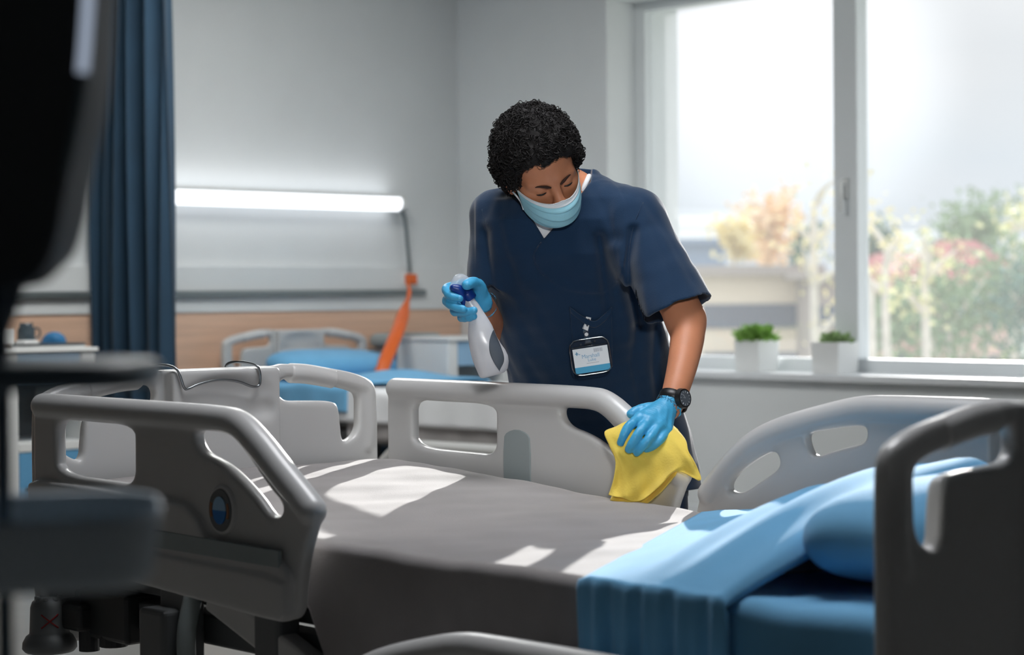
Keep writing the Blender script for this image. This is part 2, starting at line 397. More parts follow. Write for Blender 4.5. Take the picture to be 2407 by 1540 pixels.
# ================================================================ curtain
nu, nv = 150, 30
def curtain(x0, x1, y, z0, z1, folds, amp, seed, lean=0.):
    r = np.random.default_rng(seed); G = np.zeros((nu, nv, 3)); ph = r.uniform(0, 6, 4)
    for i in range(nu):
        u = i / (nu - 1)
        for j in range(nv):
            v = j / (nv - 1); z = z0 + (z1 - z0) * v
            k = amp * (.72 + .28 * math.sin(2.3 * v + ph[0])) * (.7 * math.sin(2 * math.pi * folds * u + .7 * math.sin(2.2 * v + ph[1]) + ph[2]) + .45 * math.sin(2 * math.pi * folds * 1.73 * u + ph[3] + 1.2 * v))
            G[i, j] = (x0 + (x1 - x0) * u + lean * (1 - v) * u + .012 * math.sin(14 * u + 3 * v), y + k, z)
    return slab(G, .003)
V, Fc = curtain(-4.735, -4.06, 3.03, .09, 3.19, 5.2, .062, 3, -.03)
o = obj('blue_curtain', np_mesh('c', V, Fc), M['curtain']); tag(o, 'dark blue privacy curtain hanging in folds beside the tube lamp', 'curtain')
o = MB().box((-4.78, 3.015, 3.2), (2.4, 3.045, 3.24)).build('curtain_track', M['metal'], bevel=.004); tag(o, 'straight metal ceiling track holding the blue privacy curtain', 'curtain track')

# ================================================================ unseen fill panels added on the ceiling (above the frame)
M['panel'] = emit('ceiling lamp diffuser', (250, 251, 255), 15.)  # glow of the added fill panel above the front bed
M['panel_b'] = emit('window side lamp diffuser', (252, 253, 250), 21.)
for k, (x, y, lab) in enumerate(((1.0, .62, 'white square ceiling lamp above the front bed'), (-2.8, 2.6, 'white square ceiling lamp between the two beds'))):
    c = empty('ceiling_lamp', (x, y, ZC), label=lab, cat='lamp', group='square ceiling lamps')
    at_parent(MB().box((x - .56, y - .56, ZC - .03), (x + .56, y + .56, ZC - .001)), 'lamp_frame', M['white_pl'], c, bevel=.004)
    at_parent(MB().box((x - .52, y - .52, ZC - .034), (x + .52, y + .52, ZC - .0305)), 'lamp_diffuser', M['panel'] if k == 0 else M['panel_b'], c)

sl = empty('spot_lamp', (XR, -3.4, 2.3), label='white wall spot lamp behind the viewer, aimed at the person', cat='lamp')  # unseen fill spot, added to brighten the person from the front
at_parent(MB().box((XR - .012, -3.46, 2.24), (XR - .001, -3.34, 2.36)), 'wall_plate', M['white_pl'], sl, bevel=.003)
_a = Vector((XR - .012, -3.4, 2.3)); _d = (Vector((.50, 1.2, 1.22)) - _a).normalized(); SPOT = _a + _d * .2
at_parent(MB().tube([_a, _a + _d * .08], .012, 10), 'arm', M['metal'], sl, smooth=True)
at_parent(MB().tube([_a + _d * .08, _a + _d * .09, _a + _d * .14, _a + _d * .19], [.02, .045, .06, .062], 24), 'lamp_head', M['white_pl'], sl, smooth=False)
# ================================================================ hospital bed
def sdf_panel(poly, holes, hy, r, y0=0., h=.0032, extra=None, it=2, pad=.03, hr=.006, yr=None):
    """plate standing in the x-z plane: outline with rounded openings"""
    P = chaikin(poly, it); lo = P.min(0) - pad; hi = P.max(0) + pad
    yr = yr or hy + .03
    S = SDF((lo[0], y0 - yr, lo[1]), (hi[0], y0 + yr, hi[1]), h)
    X = S.ax[0][:, None]; Z = S.ax[2][None, :]
    s2 = poly_sd(P, X, Z)
    Y = S.ax[1][None, :, None] - y0
    S.F = extrude(s2[:, None, :], Y, hy, r).astype(np.float32)
    if extra: extra(S)
    for hp in holes:
        s = poly_sd(chaikin(hp, it), X, Z)[:, None, :] + 0 * Y
        S.F = smax(S.F, -s.astype(np.float32), hr * 2)
    V, q = S.nets(5); return V, q
foot_out = [(.0, .60), (-.006, .72), (-.006, .90), (.0, .948), (.05, .948), (.60, .946), (.70, .945), (.74, .938), (.795, .904), (.855, .858), (.925, .810), (.980, .774), (.968, .748), (.945, .70), (.932, .64), (.926, .59), (.90, .572), (.42, .598), (.1, .60)]
foot_h1 = [(.092, .909), (.2, .908), (.392, .907), (.392, .86), (.391, .79), (.3, .791), (.092, .795), (.092, .85)]
foot_h2 = [(.600, .907), (.65, .907), (.70, .906), (.735, .896), (.79, .855), (.84, .812), (.888, .782), (.872, .760), (.842, .760), (.80, .795), (.74, .830), (.69, .852), (.618, .868)]
head_out = [(1.006, .60), (1.004, .70), (1.03, .755), (1.092, .822), (1.16, .871), (1.238, .901), (1.33, .924), (1.42, .942), (1.46, .948), (1.70, .949), (1.93, .948), (1.98, .948), (1.99, .90), (1.985, .72), (1.98, .60), (1.6, .585), (1.1, .585)]
head_h1 = [(1.097, .752), (1.118, .749), (1.142, .752), (1.19, .781), (1.236, .808), (1.232, .834), (1.212, .840), (1.17, .822), (1.118, .79), (1.100, .772)]
head_h2 = [(1.300, .873), (1.31, .882), (1.36, .891), (1.42, .900), (1.45, .899), (1.452, .880), (1.442, .866), (1.38, .852), (1.325, .833), (1.31, .845)]
def rail_extra(top, ledge, inner):
    def fx(S):
        P = chaikin(np.array(top), 3, closed=False)
        S.op(limb([(a, S.yc, b) for a, b in P], [.027] * len(P), 2), .004)
        X = S.ax[0][:, None]; Z = S.ax[2][None, :]; Y = S.ax[1][None, :, None]
        for poly, yy, hy in ledge:
            s2 = poly_sd(chaikin(poly, 1, .12), X, Z)[:, None, :]
            S.F = smin(S.F, extrude(s2, Y - S.yc - yy, hy, .005).astype(np.float32), .004)
    return fx
def make_rail(out, holes, y0, side, top, ledge):
    def fx(S):
        S.yc = y0; rail_extra(top, [(pl_, side * yy, hy) for pl_, yy, hy in ledge], None)(S)
        # the lower panel leans outwards, a shallow step at the ledge
        Y = S.ax[1][None, :, None]; Z = S.ax[2][None, None, :]
    return sdf_panel(out, holes, .0145, .011, y0, extra=fx)
foot_top = [(.018, .934), (.30, .933), (.70, .931), (.745, .922), (.80, .889), (.86, .845), (.93, .797), (.955, .778)]
head_top = [(1.04, .742), (1.10, .806), (1.165, .856), (1.24, .886), (1.34, .912), (1.43, .932), (1.5, .935), (1.96, .935)]
foot_mid = [(.618, .853), (.69, .838), (.74, .816), (.80, .780), (.84, .748)]
bed = empty('hospital_bed', (1.1, .48, 0), label='grey plastic hospital bed in front with raised side rails and taupe blanket', cat='bed')
def bp(me, name, m, par=None, lab=None):
    par = par or bed; o = obj(name, me, m, par)
    o.matrix_parent_inverse = Matrix.Translation((1.1, .48, 0)).inverted() if par is bed else par_inv(par)
    if lab: o['label'] = lab
    return o
def par_inv(par):
    M4 = Matrix.Identity(4); p = par
    while p is not None:
        M4 = M4; p = p.parent
    return Matrix.Identity(4)
YN, YF = 0., .975
def rail(out, holes, y0, side, top, ledge, name='side_rail'):
    V, q = make_rail(out, holes, y0, side, top, ledge); return bp(np_mesh(name, V, q), name, M['plastic'])
# near foot rail, seen from outside (side=-1: ledges on the -y face)
LG = [([(-.002, .606), (-.006, .70), (-.006, .779), (.30, .774), (.585, .768), (.63, .742), (.66, .70), (.88, .690), (.922, .66), (.918, .59), (.90, .575), (.42, .601)], .0140, .0145), ([(.0, .604), (.0, .668), (.45, .664), (.912, .655), (.918, .59), (.90, .574), (.42, .600)], .0215, .0145)]
near_foot = rail(foot_out, [foot_h1, foot_h2], YN, -1, foot_top, LG)
far_foot = rail(foot_out, [foot_h1, foot_h2], YF, 1, foot_top, LG)
far_head = rail(head_out, [head_h1, head_h2], YF, 1, head_top, [([(1.012, .60), (1.012, .66), (1.975, .66), (1.975, .60)], .012, .0145)])
# near head rail is folded down
V, q = make_rail(head_out, [head_h1, head_h2], YN - .045, -1, head_top, []); V = V - np.array([.02, 0, .338])
near_head = bp(np_mesh('side_rail', V, q), 'side_rail', M['plastic'], lab='side rail folded down below the mattress')
def plate(poly, y0, y1, it=2):
    P = chaikin(poly, it); n = len(P); V = [(p[0], y0, p[1]) for p in P] + [(p[0], y1, p[1]) for p in P]
    return V, [tuple(range(n)), tuple(range(2 * n - 1, n - 1, -1))] + [(i, n + i, n + (i + 1) % n, (i + 1) % n) for i in range(n)]
def ins(par, poly, y0, y1, name, m, it=2, lab=None, bev=.0015):
    mb = MB(); mb.add(*plate(poly, y0, y1, it)); o = mb.build(name, m, par, bevel=bev); bmesh_fix(o)
    if lab: o['label'] = lab
    return o
def bmesh_fix(o):
    b = bmesh.new(); b.from_mesh(o.data); bmesh.ops.recalc_face_normals(b, faces=b.faces[:]); b.to_mesh(o.data); b.free()
# tall rounded insert on the inner face of the far rails, long strip on the outer face of the near rail
tall = [(.422, .70), (.422, .832), (.435, .846), (.467, .854), (.50, .846), (.512, .832), (.512, .70)]
ins(far_foot, tall, YF - .0175, YF - .012, 'insert_strip', M['strip'], 1, 'tall rounded grey green insert')
ins(far_head, [(x + 1.19, z) for x, z in tall], YF - .0175, YF - .012, 'insert_strip', M['strip'], 1, 'tall rounded grey green insert')
ins(near_foot, [(.14, .716), (.893, .703), (.893, .672), (.14, .678)], YN - .0300, YN - .022, 'insert_strip', M['strip'], 0, 'long grey green strip')
ins(near_foot, [(.60, .607), (.82, .600), (.82, .588), (.60, .594)], YN - .0352, YN - .025, 'grip_slot', M['dark_pl'], 0, 'dark slot under the rail')
# angle gauge on the near rail
g = MB(); gy = YN - .0145; gc = (.70, .762)
def disc(mb, rx, rz, y0, y1, c=gc, n=40, r2=None):
    r2 = r2 or 1.; V = [(c[0] + rx * math.cos(a), y0, c[1] + rz * math.sin(a)) for a in np.linspace(0, 2 * math.pi, n, endpoint=False)] + [(c[0] + rx * r2 * math.cos(a), y1, c[1] + rz * r2 * math.sin(a)) for a in np.linspace(0, 2 * math.pi, n, endpoint=False)]
    mb.add(V, [tuple(range(n)), tuple(range(2 * n - 1, n - 1, -1))] + [(i, n + i, n + (i + 1) % n, (i + 1) % n) for i in range(n)])
disc(g, .046, .050, gy + .004, gy - .006, r2=.9); gauge = g.build('angle_gauge', M['grip'], near_foot, bevel=.002); bmesh_fix(gauge)
g = MB(); disc(g, .037, .041, gy - .004, gy - .0085, r2=.95); o = g.build('gauge_ring', M['dark_fr'], gauge); bmesh_fix(o); o['label'] = 'dark dial ring'
def half(mb, rx, rz, a0, a1, y0, y1, n=24):
    A = np.linspace(a0, a1, n); V = [(gc[0] + .001 + rx * math.cos(a), y0, gc[1] + rz * math.sin(a)) for a in A] + [(gc[0] + .001 + rx * math.cos(a), y1, gc[1] + rz * math.sin(a)) for a in A]
    mb.add(V, [tuple(range(n)), tuple(range(2 * n - 1, n - 1, -1))] + [(i, n + i, n + (i + 1) % n, (i + 1) % n) for i in range(n)])
g = MB(); half(g, .021, .026, 0, math.pi, gy - .008, gy - .0105); o = g.build('gauge_window', M['blue_pale'], gauge); bmesh_fix(o); o['label'] = 'pale upper half of the dial'
M['gauge_b'] = mat('dial blue', (36, 120, 196), .4, var=.02)
g = MB(); half(g, .021, .026, math.pi, 2 * math.pi, gy - .008, gy - .0105); o = g.build('gauge_fill', M['gauge_b'], gauge); bmesh_fix(o); o['label'] = 'blue lower half of the dial'
M['gauge_o'] = mat('dial ochre', (150, 104, 72), .5, var=.03)
for s in (-1, 1):
    g = MB(); A = np.linspace(-.45, .45, 10); c0 = 0 if s > 0 else math.pi
    V = [(gc[0] + rr * math.cos(c0 + a), yy, gc[1] + rr * 1.12 * math.sin(c0 + a)) for yy in (gy - .007, gy - .0098) for rr in (.0245, .031) for a in A]
    k = 10; Fq = []
    for i in range(k - 1): Fq += [(i, i + 1, k + i + 1, k + i), (2 * k + i, 3 * k + i, 3 * k + i + 1, 2 * k + i + 1), (i, 2 * k + i, 2 * k + i + 1, i + 1), (k + i, k + i + 1, 3 * k + i + 1, 3 * k + i)]
    g.add(V, Fq); o = g.build('gauge_mark', M['gauge_o'], gauge); bmesh_fix(o); o['label'] = 'brown mark on the dial'
# ---- foot board / head board: built in the y-z plane as an x-z plate, then turned
BW = .48
def board_mesh():
    """local: u across (-.48...48), thickness along y (front face at -y), z up"""
    half_out = [(.0, .40), (.3, .40), (.44, .42), (.474, .50), (.474, .70), (.474, .90), (.468, .945), (.43, .966), (.38, .980), (.30, .992), (.215, .999), (.165, 1.0), (.15, .998), (.0, .998)]
    out = half_out + [(-x, z) for x, z in half_out[::-1][1:-1]]
    hr_ = [(.172, .966), (.22, .965), (.28, .957), (.345, .942), (.395, .930), (.414, .920), (.414, .88), (.412, .828), (.372, .806), (.36, .815), (.357, .85), (.352, .893), (.338, .908), (.26, .912), (.172, .915)]
    hl_ = [(-x, z) for x, z in hr_[::-1]]
    def fx(S):
        # arched hand hold: round bar
        for sg_ in (-1, 1):
            A = [(.185, .982), (.26, .976), (.32, .966), (.39, .951), (.44, .936), (.447, .90), (.447, .82), (.44, .79)]
            S.op(limb([(sg_ * a, 0, b) for a, b in A], [.021] * len(A), 4), .006)
        # centre block proud of the board with a sloping recess under its top lip
        X, Y, Z = S.ax[0][:, None, None], S.ax[1][None, :, None], S.ax[2][None, None, :]
        q = np.maximum(np.abs(X) - .150 + .008, np.maximum(np.abs(Z - .72) - .277 + .008, np.abs(Y + .012) - .040 + .008)); q = np.sqrt(np.maximum(np.abs(X) - .142, 0) ** 2 + np.maximum(np.abs(Z - .72) - .269, 0) ** 2 + np.maximum(np.abs(Y + .012) - .032, 0) ** 2) + np.minimum(q, 0) - .008
        S.F = smin(S.F, q.astype(np.float32), .006)
        S.op(ell((0, -.062, .935), (.118, .026, .045)), .02, 's')
        S.op(cone((-.11, -.062, .90), .02, (.11, -.062, .90), .02), .02, 's')
    return sdf_panel(out, [hr_, hl_], .016, .011, 0., extra=fx, yr=.075, h=.0036)
Vb, qb = board_mesh()
def board(x, facing, name, yc=.487):
    # plate front (-y) turned to +x (facing=1) or -x
    V = np.empty_like(Vb)
    V[:, 0] = x - Vb[:, 1] * facing; V[:, 1] = yc + Vb[:, 0] * facing; V[:, 2] = Vb[:, 2]
    return bp(np_mesh(name, V, qb), name, M['plastic'])
fb = board(-.05, 1, 'foot_board'); hb = board(2.205, -1, 'head_board', .462)
def grip(x, par, yc=.487):
    for sg_ in (-1, 1):
        A = [(.206, .980), (.26, .976), (.32, .966), (.345, .961)]
        P = spline([(x, yc + sg_ * a, z) for a, z in A], 6)
        o = MB().tube(P, [.019] + [.0238] * (len(P) - 2) + [.019], 20).build('hand_grip', M['grip'], par, smooth=True); o['label'] = 'paler sleeve of the hand hold'
grip(-.05, fb); grip(2.205, hb, .462)
for o in (fb, hb):
    xx = -.05 if o is fb else 2.215; s = 1 if o is fb else -1
# ---- frame under the bed
def fp(mb, name, m, lab=None, **k):
    o = mb.build(name, m, bed, **k); o.matrix_parent_inverse = Matrix.Translation((1.1, .48, 0)).inverted()
    if lab: o['label'] = lab
    return o
fp(MB().box((.0, .10, .545), (2.16, .87, .575)), 'mattress_deck', M['dark_fr'], bevel=.006)
fp(MB().box((-.02, .09, .47), (2.18, .15, .53)).box((-.02, .82, .47), (2.18, .88, .53)).box((-.02, .15, .475), (.05, .82, .525)).box((2.1, .15, .475), (2.18, .82, .525)), 'upper_frame', M['dark_fr'], bevel=.006)
fp(MB().box((.05, .2, .13), (2.1, .27, .21)).box((.05, .7, .13), (2.1, .77, .21)).box((.05, .27, .14), (.15, .7, .2)).box((2.0, .27, .14), (2.1, .7, .2)), 'lower_frame', M['plastic'], bevel=.01)
for x in (.55, 1.65):
    fp(MB().box((x - .09, .36, .20), (x + .09, .6, .36)).box((x - .065, .40, .36), (x + .065, .56, .545)), 'lift_column', M['dark_fr'], bevel=.008)
# rail brackets and pull handle under the near rail
fp(MB().box((.40, .035, .42), (.50, .08, .60)).box((.385, -.005, .30), (.475, .055, .545)), 'rail_bracket', M['dark_fr'], lab='grey upright bracket under the near rail', bevel=.01)
fp(MB().box((.72, .035, .40), (.80, .09, .60)), 'rail_bracket', M['dark_fr'], bevel=.01)
fp(MB().tube(spline([(.50, .05, .57), (.505, .03, .50), (.51, .03, .42), (.53, .03, .37), (.60, .05, .345), (.7, .09, .36)], 8), .019, 12), 'release_handle', M['strip'], 'curved grey release handle', smooth=True)
fp(MB().box((-.25, -.022, -.03), (.25, .022, .03), Matrix.Translation((.80, .06, .50)) @ Matrix.Rotation(math.radians(19), 4, 'Y')), 'rail_arm', M['plastic'], bevel=.008)
# bumper rollers with red cross mark
M['red'] = mat('red marking', (150, 36, 36), .5, var=.05)
def bumper(x, y, lab=None):
    prof = [(.0, .405), (.052, .405), (.058, .412), (.057, .425), (.050, .438), (.043, .443), (.042, .448), (.040, .50), (.036, .512), (.026, .519), (0, .52)]
    a = MB().lathe(prof, (x, y, 0), 36); b = fp(a, 'bumper_roller', M['rubber'], lab, smooth=True)
    for i in range(8):
        an = i * math.pi / 4; a = MB().lathe([(0, .512), (.006, .512), (.006, .522), (0, .523)], (x + .026 * math.cos(an), y + .026 * math.sin(an), 0), 10)
        o = a.build('stud', M['rubber'], b, smooth=True); o.matrix_parent_inverse = Matrix.Identity(4)
    return b
bx_, by_ = -.007, .022
b1 = bumper(bx_, by_); bumper(bx_, .975)
dr = Vector((CAM[0] - bx_, CAM[1] - by_, 0)).normalized(); an0 = math.atan2(dr.y, dr.x) + .02
for sg_ in (1, -1):
    mb = MB(); P = []
    for t in np.linspace(-1, 1, 7):
        a = an0 + t * .44; P.append((bx_ + .0415 * math.cos(a), by_ + .0415 * math.sin(a), .4745 + sg_ * t * .0145))
    mb.tube(P, .0016, 6); mb.build('cross_mark', M['red'], b1).matrix_parent_inverse = Matrix.Identity(4)
fp(MB().box((-.045, .03, .455), (.10, .11, .51)).box((.05, .06, .44), (.24, .16, .545)), 'bumper_arm', M['dark_pl'], bevel=.01)
fp(MB().lathe([(0, .41), (.022, .41), (.022, .47), (0, .47)], (.075, .07, 0), 16).lathe([(0, .425), (.03, .425), (.03, .46), (0, .46)], (.14, .09, 0), 16), 'frame_joint', M['dark_pl'], smooth=False)
for x, y in ((.12, .235), (2.03, .235), (.12, .735), (2.03, .735)):
    w = fp(MB().lathe([(0, -.014), (.055, -.014), (.062, -.008), (.062, .008), (.055, .014), (0, .014)], (0, 0, 0), 28), 'caster', M['dark_pl'], smooth=False)
    w.data.transform(Matrix.Translation((x, y, .062)) @ Matrix.Rotation(math.pi / 2, 4, 'X'))
    fk = MB().box((x - .02, y - .025, .06), (x + .02, y - .017, .135)).box((x - .02, y + .017, .06), (x + .02, y + .025, .135)).box((x - .02, y - .025, .125), (x + .02, y + .025, .135)).build('caster_fork', M['dark_fr'], w, bevel=.002)
# ---------------------------------------------------------------- chart wire on the foot board
X0 = -.05 + .044
wp = [(X0 - .085, .325, .985), (X0 - .085, .325, 1.006), (X0 - .02, .33, 1.012), (X0 + .012, .345, 1.004), (X0 + .014, .352, .985), (X0 + .014, .362, .956), (X0 + .014, .372, .955), (X0 + .014, .40, .966), (X0 + .014, .455, .975), (X0 + .014, .51, .969), (X0 + .014, .545, .955), (X0 + .014, .565, .953), (X0 + .014, .573, .962), (X0 + .014, .572, .990), (X0 + .010, .568, 1.004), (X0 - .03, .55, 1.012), (X0 - .085, .545, 1.008), (X0 - .085, .545, .985)]
o = MB().tube(chaikin(wp, 2, closed=False), .0032, 8).build('wire_hanger', M['metal'], smooth=True)
tag(o, 'bent steel wire hanger hooked over the foot board of the front bed', 'wire hanger')
# ---------------------------------------------------------------- mattress, blanket
o = MB().box((.0, .075, .576), (2.15, .895, .695)).build('mattress', M['mattress'], bevel=.03); tag(o, 'grey mattress under the taupe blanket on the front bed', 'mattress')
TX = [-.05, .0, .1, .2, .36, .58, .84, 1.1, 2.3]; TZ = [.755, .766, .770, .765, .753, .737, .722, .714, .714]
def top_z(x, y):
    return np.interp(x, TX, TZ) + .004 * math.sin(5.3 * x + 2.1 * y) * math.sin(6.1 * y) + .0022 * math.sin(17 * x - 9 * y) * math.sin(13 * y + 3 * x) + .0011 * math.sin(41 * x + 15 * y) * math.sin(33 * y - 12 * x)
def blanket_grid(x0, x1, nx, yn, yf, zlow_n, zlow_f, rad, zf, fold=0., crease=None):
    """sheet across the bed with rounded shoulders on both sides and a hanging near side"""
    prof = []                                                  # (y, dz from top) parametrised
    for t in np.linspace(0, 1, 22): prof.append(('n', t))
    a = []
    G = []
    for i in range(nx):
        x = x0 + (x1 - x0) * i / (nx - 1); row = []
        zt = zf(x, yn + rad)
        for t in np.linspace(0, 1, 16):                         # near side hanging, bottom to shoulder
            zl = zlow_n + (.60 - zlow_n) * min(1, max(0, (.99 - x) / .09)) if x0 < .5 else zlow_n; z = zl + (zt - rad - zl) * t
            yy = yn + fold * (1 - t) * (math.sin(26 * x + 1.3) + .6 * math.sin(47 * x)) - .012 * (1 - t); row.append((x, yy, z))
        for t in np.linspace(.12, 1, 7):
            an = t * math.pi / 2; row.append((x, yn + rad - rad * math.cos(an), zf(x, yn + rad) - rad + rad * math.sin(an)))
        for y in np.linspace(yn + rad, yf - rad, 60)[1:-1]: row.append((x, y, zf(x, y)))
        for t in np.linspace(0, 1, 7):
            an = t * math.pi / 2; row.append((x, yf - rad + rad * math.sin(an), zf(x, yf - rad) - rad + rad * math.cos(an)))
        for t in np.linspace(.1, 1, 5): row.append((x, yf, zf(x, yf - rad) - rad + (zlow_f - zf(x, yf - rad) + rad) * t))
        G.append(row)
    return np.array(G)
G = blanket_grid(.0, 1.78, 200, .045, .925, .40, .60, .022, top_z, .003)
V, Fc = slab(G, .006); o = obj('taupe_blanket', np_mesh('b', V, Fc), M['blanket']); tag(o, 'taupe grey blanket spread over the mattress of the front bed', 'blanket')
M['fuzz'] = M['blanket']
# blue fitted sheet on the head part
def sheet_z(x, y): return top_z(x, y) + .002 + .004 * math.sin(21 * x + 9 * y)
G = blanket_grid(1.80, 2.155, 60, .04, .93, .40, .60, .03, sheet_z, .007)
V, Fc = slab(G, .004); o = obj('blue_sheet', np_mesh('s', V, Fc), M['blue']); tag(o, 'blue sheet over the head end of the front mattress below the pillow', 'sheet')
# pillow
def pillow(cx, cy, cz, lx, ly, lz, seed, m, tilt=0.):
    h = .012; S = SDF((-lx - .05, -ly - .05, -lz - .05), (lx + .05, ly + .05, lz + .05), h)
    X, Y, Z = S.ax[0][:, None, None], S.ax[1][None, :, None], S.ax[2][None, None, :]
    e = (np.abs(X) / lx) ** 3.2 + (np.abs(Y) / ly) ** 3.2
    th = lz * np.clip(1 - e, 0, 1) ** .45 * (1 + .06 * np.sin(9 * X + seed) * np.sin(7 * Y + 2 * seed)) + .004
    S.F = (np.maximum((np.abs(Z) - th) * .6, (np.maximum(np.abs(X) - lx, np.abs(Y) - ly)))).astype(np.float32)
    V, q = S.nets(4); c, s = math.cos(tilt), math.sin(tilt)
    V2 = V.copy(); V2[:, 0] = c * V[:, 0] + s * V[:, 2]; V2[:, 2] = -s * V[:, 0] + c * V[:, 2]
    return np_mesh('pillow', V2 + np.array([cx, cy, cz]), q)
o = obj('blue_pillow', pillow(2.03, .485, .797, .150, .35, .074, 1., M['blue'], -.06), M['blue']); tag(o, 'blue pillow at the head end of the front bed', 'pillow')
# duvet : left border diagonal, fold edge diagonal
def duvet():
    nS, nT, nH = 70, 70, 22; G = np.zeros((nS, nT + nH, 3))
    far_l, near_l = np.array([1.10, .88]), np.array([1.60, .033]); far_r, near_r = np.array([1.90, .88]), np.array([1.905, .033])
    for i in range(nS):
        s = i / (nS - 1)
        for j in range(nT + nH):
            t = min(1, j / (nT - 1)); a = far_l + (near_l - far_l) * t; b = far_r + (near_r - far_r) * t + np.array([.05 * math.sin(math.pi * t), 0])
            p = a + (b - a) * s
            # hump of the pillow under it
            e = np.clip((s - .0) / .85, 0, 1); e = e * e * (3 - 2 * e); w = 1 - (t ** 2.6); w2 = min(1, .55 + 1.8 * t)
            z = .722 + .155 * e * w * w2
            z += .0045 * math.sin(14 * s + 6 * t) * s * (1 - .4 * t) + .0075 * math.sin(25 * s + 2.5 * t + 2 + .8 * math.sin(4 * t)) * math.sin(math.pi * min(1, t * 1.02)) * min(1, 2.2 * s)
            if s < .06: z -= .006 * (1 - s / .06)
            if s > .93: z -= .016 * ((s - .93) / .07) ** 2
            y = p[1]
            if j >= nT:
                k = (j - nT + 1) / nH; an = min(1, k / .16) * math.pi / 2
                y = .033 - .012 * math.sin(an) - .006 * k + (.011 * math.sin(31 * s + 1.7 * k) + .007 * math.sin(57 * s + 2)) * min(1, k * 1.6)
                z = z - .012 * (1 - math.cos(an)) - max(0, k - .12) * .40
                p = p + np.array([.012 * k * math.sin(9 * s), 0])
            G[i, j] = (p[0], y, z)
    return G
V, Fc = slab(duvet(), -.012); o = obj('blue_duvet', np_mesh('d', V, Fc), M['blue']); bmesh_fix(o); tag(o, 'blue duvet folded back diagonally across the taupe blanket', 'duvet')
# ================================================================ second bed by the left wall : turned half round, rails down
B2 = (-2.435 - 1.1, 4.617 - .48 + .0, 0)
bed2 = copy_tree(bed); bed2.location = B2; bed2.rotation_euler = (0, 0, math.pi)
tag(bed2, 'second hospital bed with lowered rails standing under the tube lamp', 'bed')
for c in bed2.children:
    if c.name.startswith('side_rail'): c.location = (0, 0, -.44 if 'label' not in c else -.10)
    if 'label' in c and c.name.startswith('side_rail'): del c['label']
def b2(x, y, z): return (-2.435 - x, 4.617 - y, z)
mb = MB().box((-4.585, 3.72, .576), (-2.435, 4.54, .70)); o = mb.build('mattress', M['mattress'], bevel=.03); tag(o, 'mattress of the second bed hidden under white and blue bedding', 'mattress')
def bedgrid(x0, x1, nx, yn, yf, zlow, zf, rad=.03, ny=40, fold=.0):
    G = []
    for i in range(nx):
        x = x0 + (x1 - x0) * i / (nx - 1); row = []
        for t in np.linspace(0, 1, 8): row.append((x, yn + fold * (1 - t) * math.sin(30 * x), zlow + (zf(x, yn) - rad - zlow) * t))
        for t in np.linspace(.2, 1, 5):
            a = t * math.pi / 2; row.append((x, yn + rad - rad * math.cos(a), zf(x, yn) - rad + rad * math.sin(a)))
        for y in np.linspace(yn + rad, yf - rad, ny)[1:-1]: row.append((x, y, zf(x, y)))
        for t in np.linspace(0, 1, 5):
            a = t * math.pi / 2; row.append((x, yf - rad + rad * math.sin(a), zf(x, yf) - rad + rad * math.cos(a)))
        row.append((x, yf, .60)); G.append(row)
    return np.array(G)
G = bedgrid(-3.62, -2.42, 60, 3.690, 4.57, .49, lambda x, y: .712 + .004 * math.sin(9 * x + 5 * y), .025, 30, .004); V, Fc = slab(G, .006)
o = obj('taupe_blanket', np_mesh('b2', V, Fc), M['blanket']); bmesh_fix(o); tag(o, 'taupe blanket hanging below the white cover of the second bed', 'blanket')
G = bedgrid(-3.78, -2.415, 70, 3.676, 4.585, .575, lambda x, y: .732 + .006 * math.sin(7 * x + 4 * y) + .004 * math.sin(15 * y - 6 * x), .03, 36, .006); V, Fc = slab(G, .008)
o = obj('white_cover', np_mesh('w2', V, Fc), M['sheet_w']); bmesh_fix(o); tag(o, 'white cover spread over the second bed next to its blue bedding', 'bed cover')
G = bedgrid(-4.56, -3.60, 70, 3.668, 4.59, .62, lambda x, y: .745 + .055 * math.exp(-((x + 3.86) / .22) ** 2) * (1 - ((y - 4.13) / .5) ** 2) + .006 * math.sin(16 * x + 9 * y), .03, 36, .006); V, Fc = slab(G, .010)
o = obj('blue_cover', np_mesh('bl2', V, Fc), M['blue']); bmesh_fix(o); tag(o, 'blue cover folded over the head half of the second bed', 'bed cover')
o = obj('blue_pillow', pillow(-4.30, 4.13, .825, .19, .36, .065, 2., M['blue'], .12), M['blue']); tag(o, 'blue pillow against the white headboard of the second bed', 'pillow')
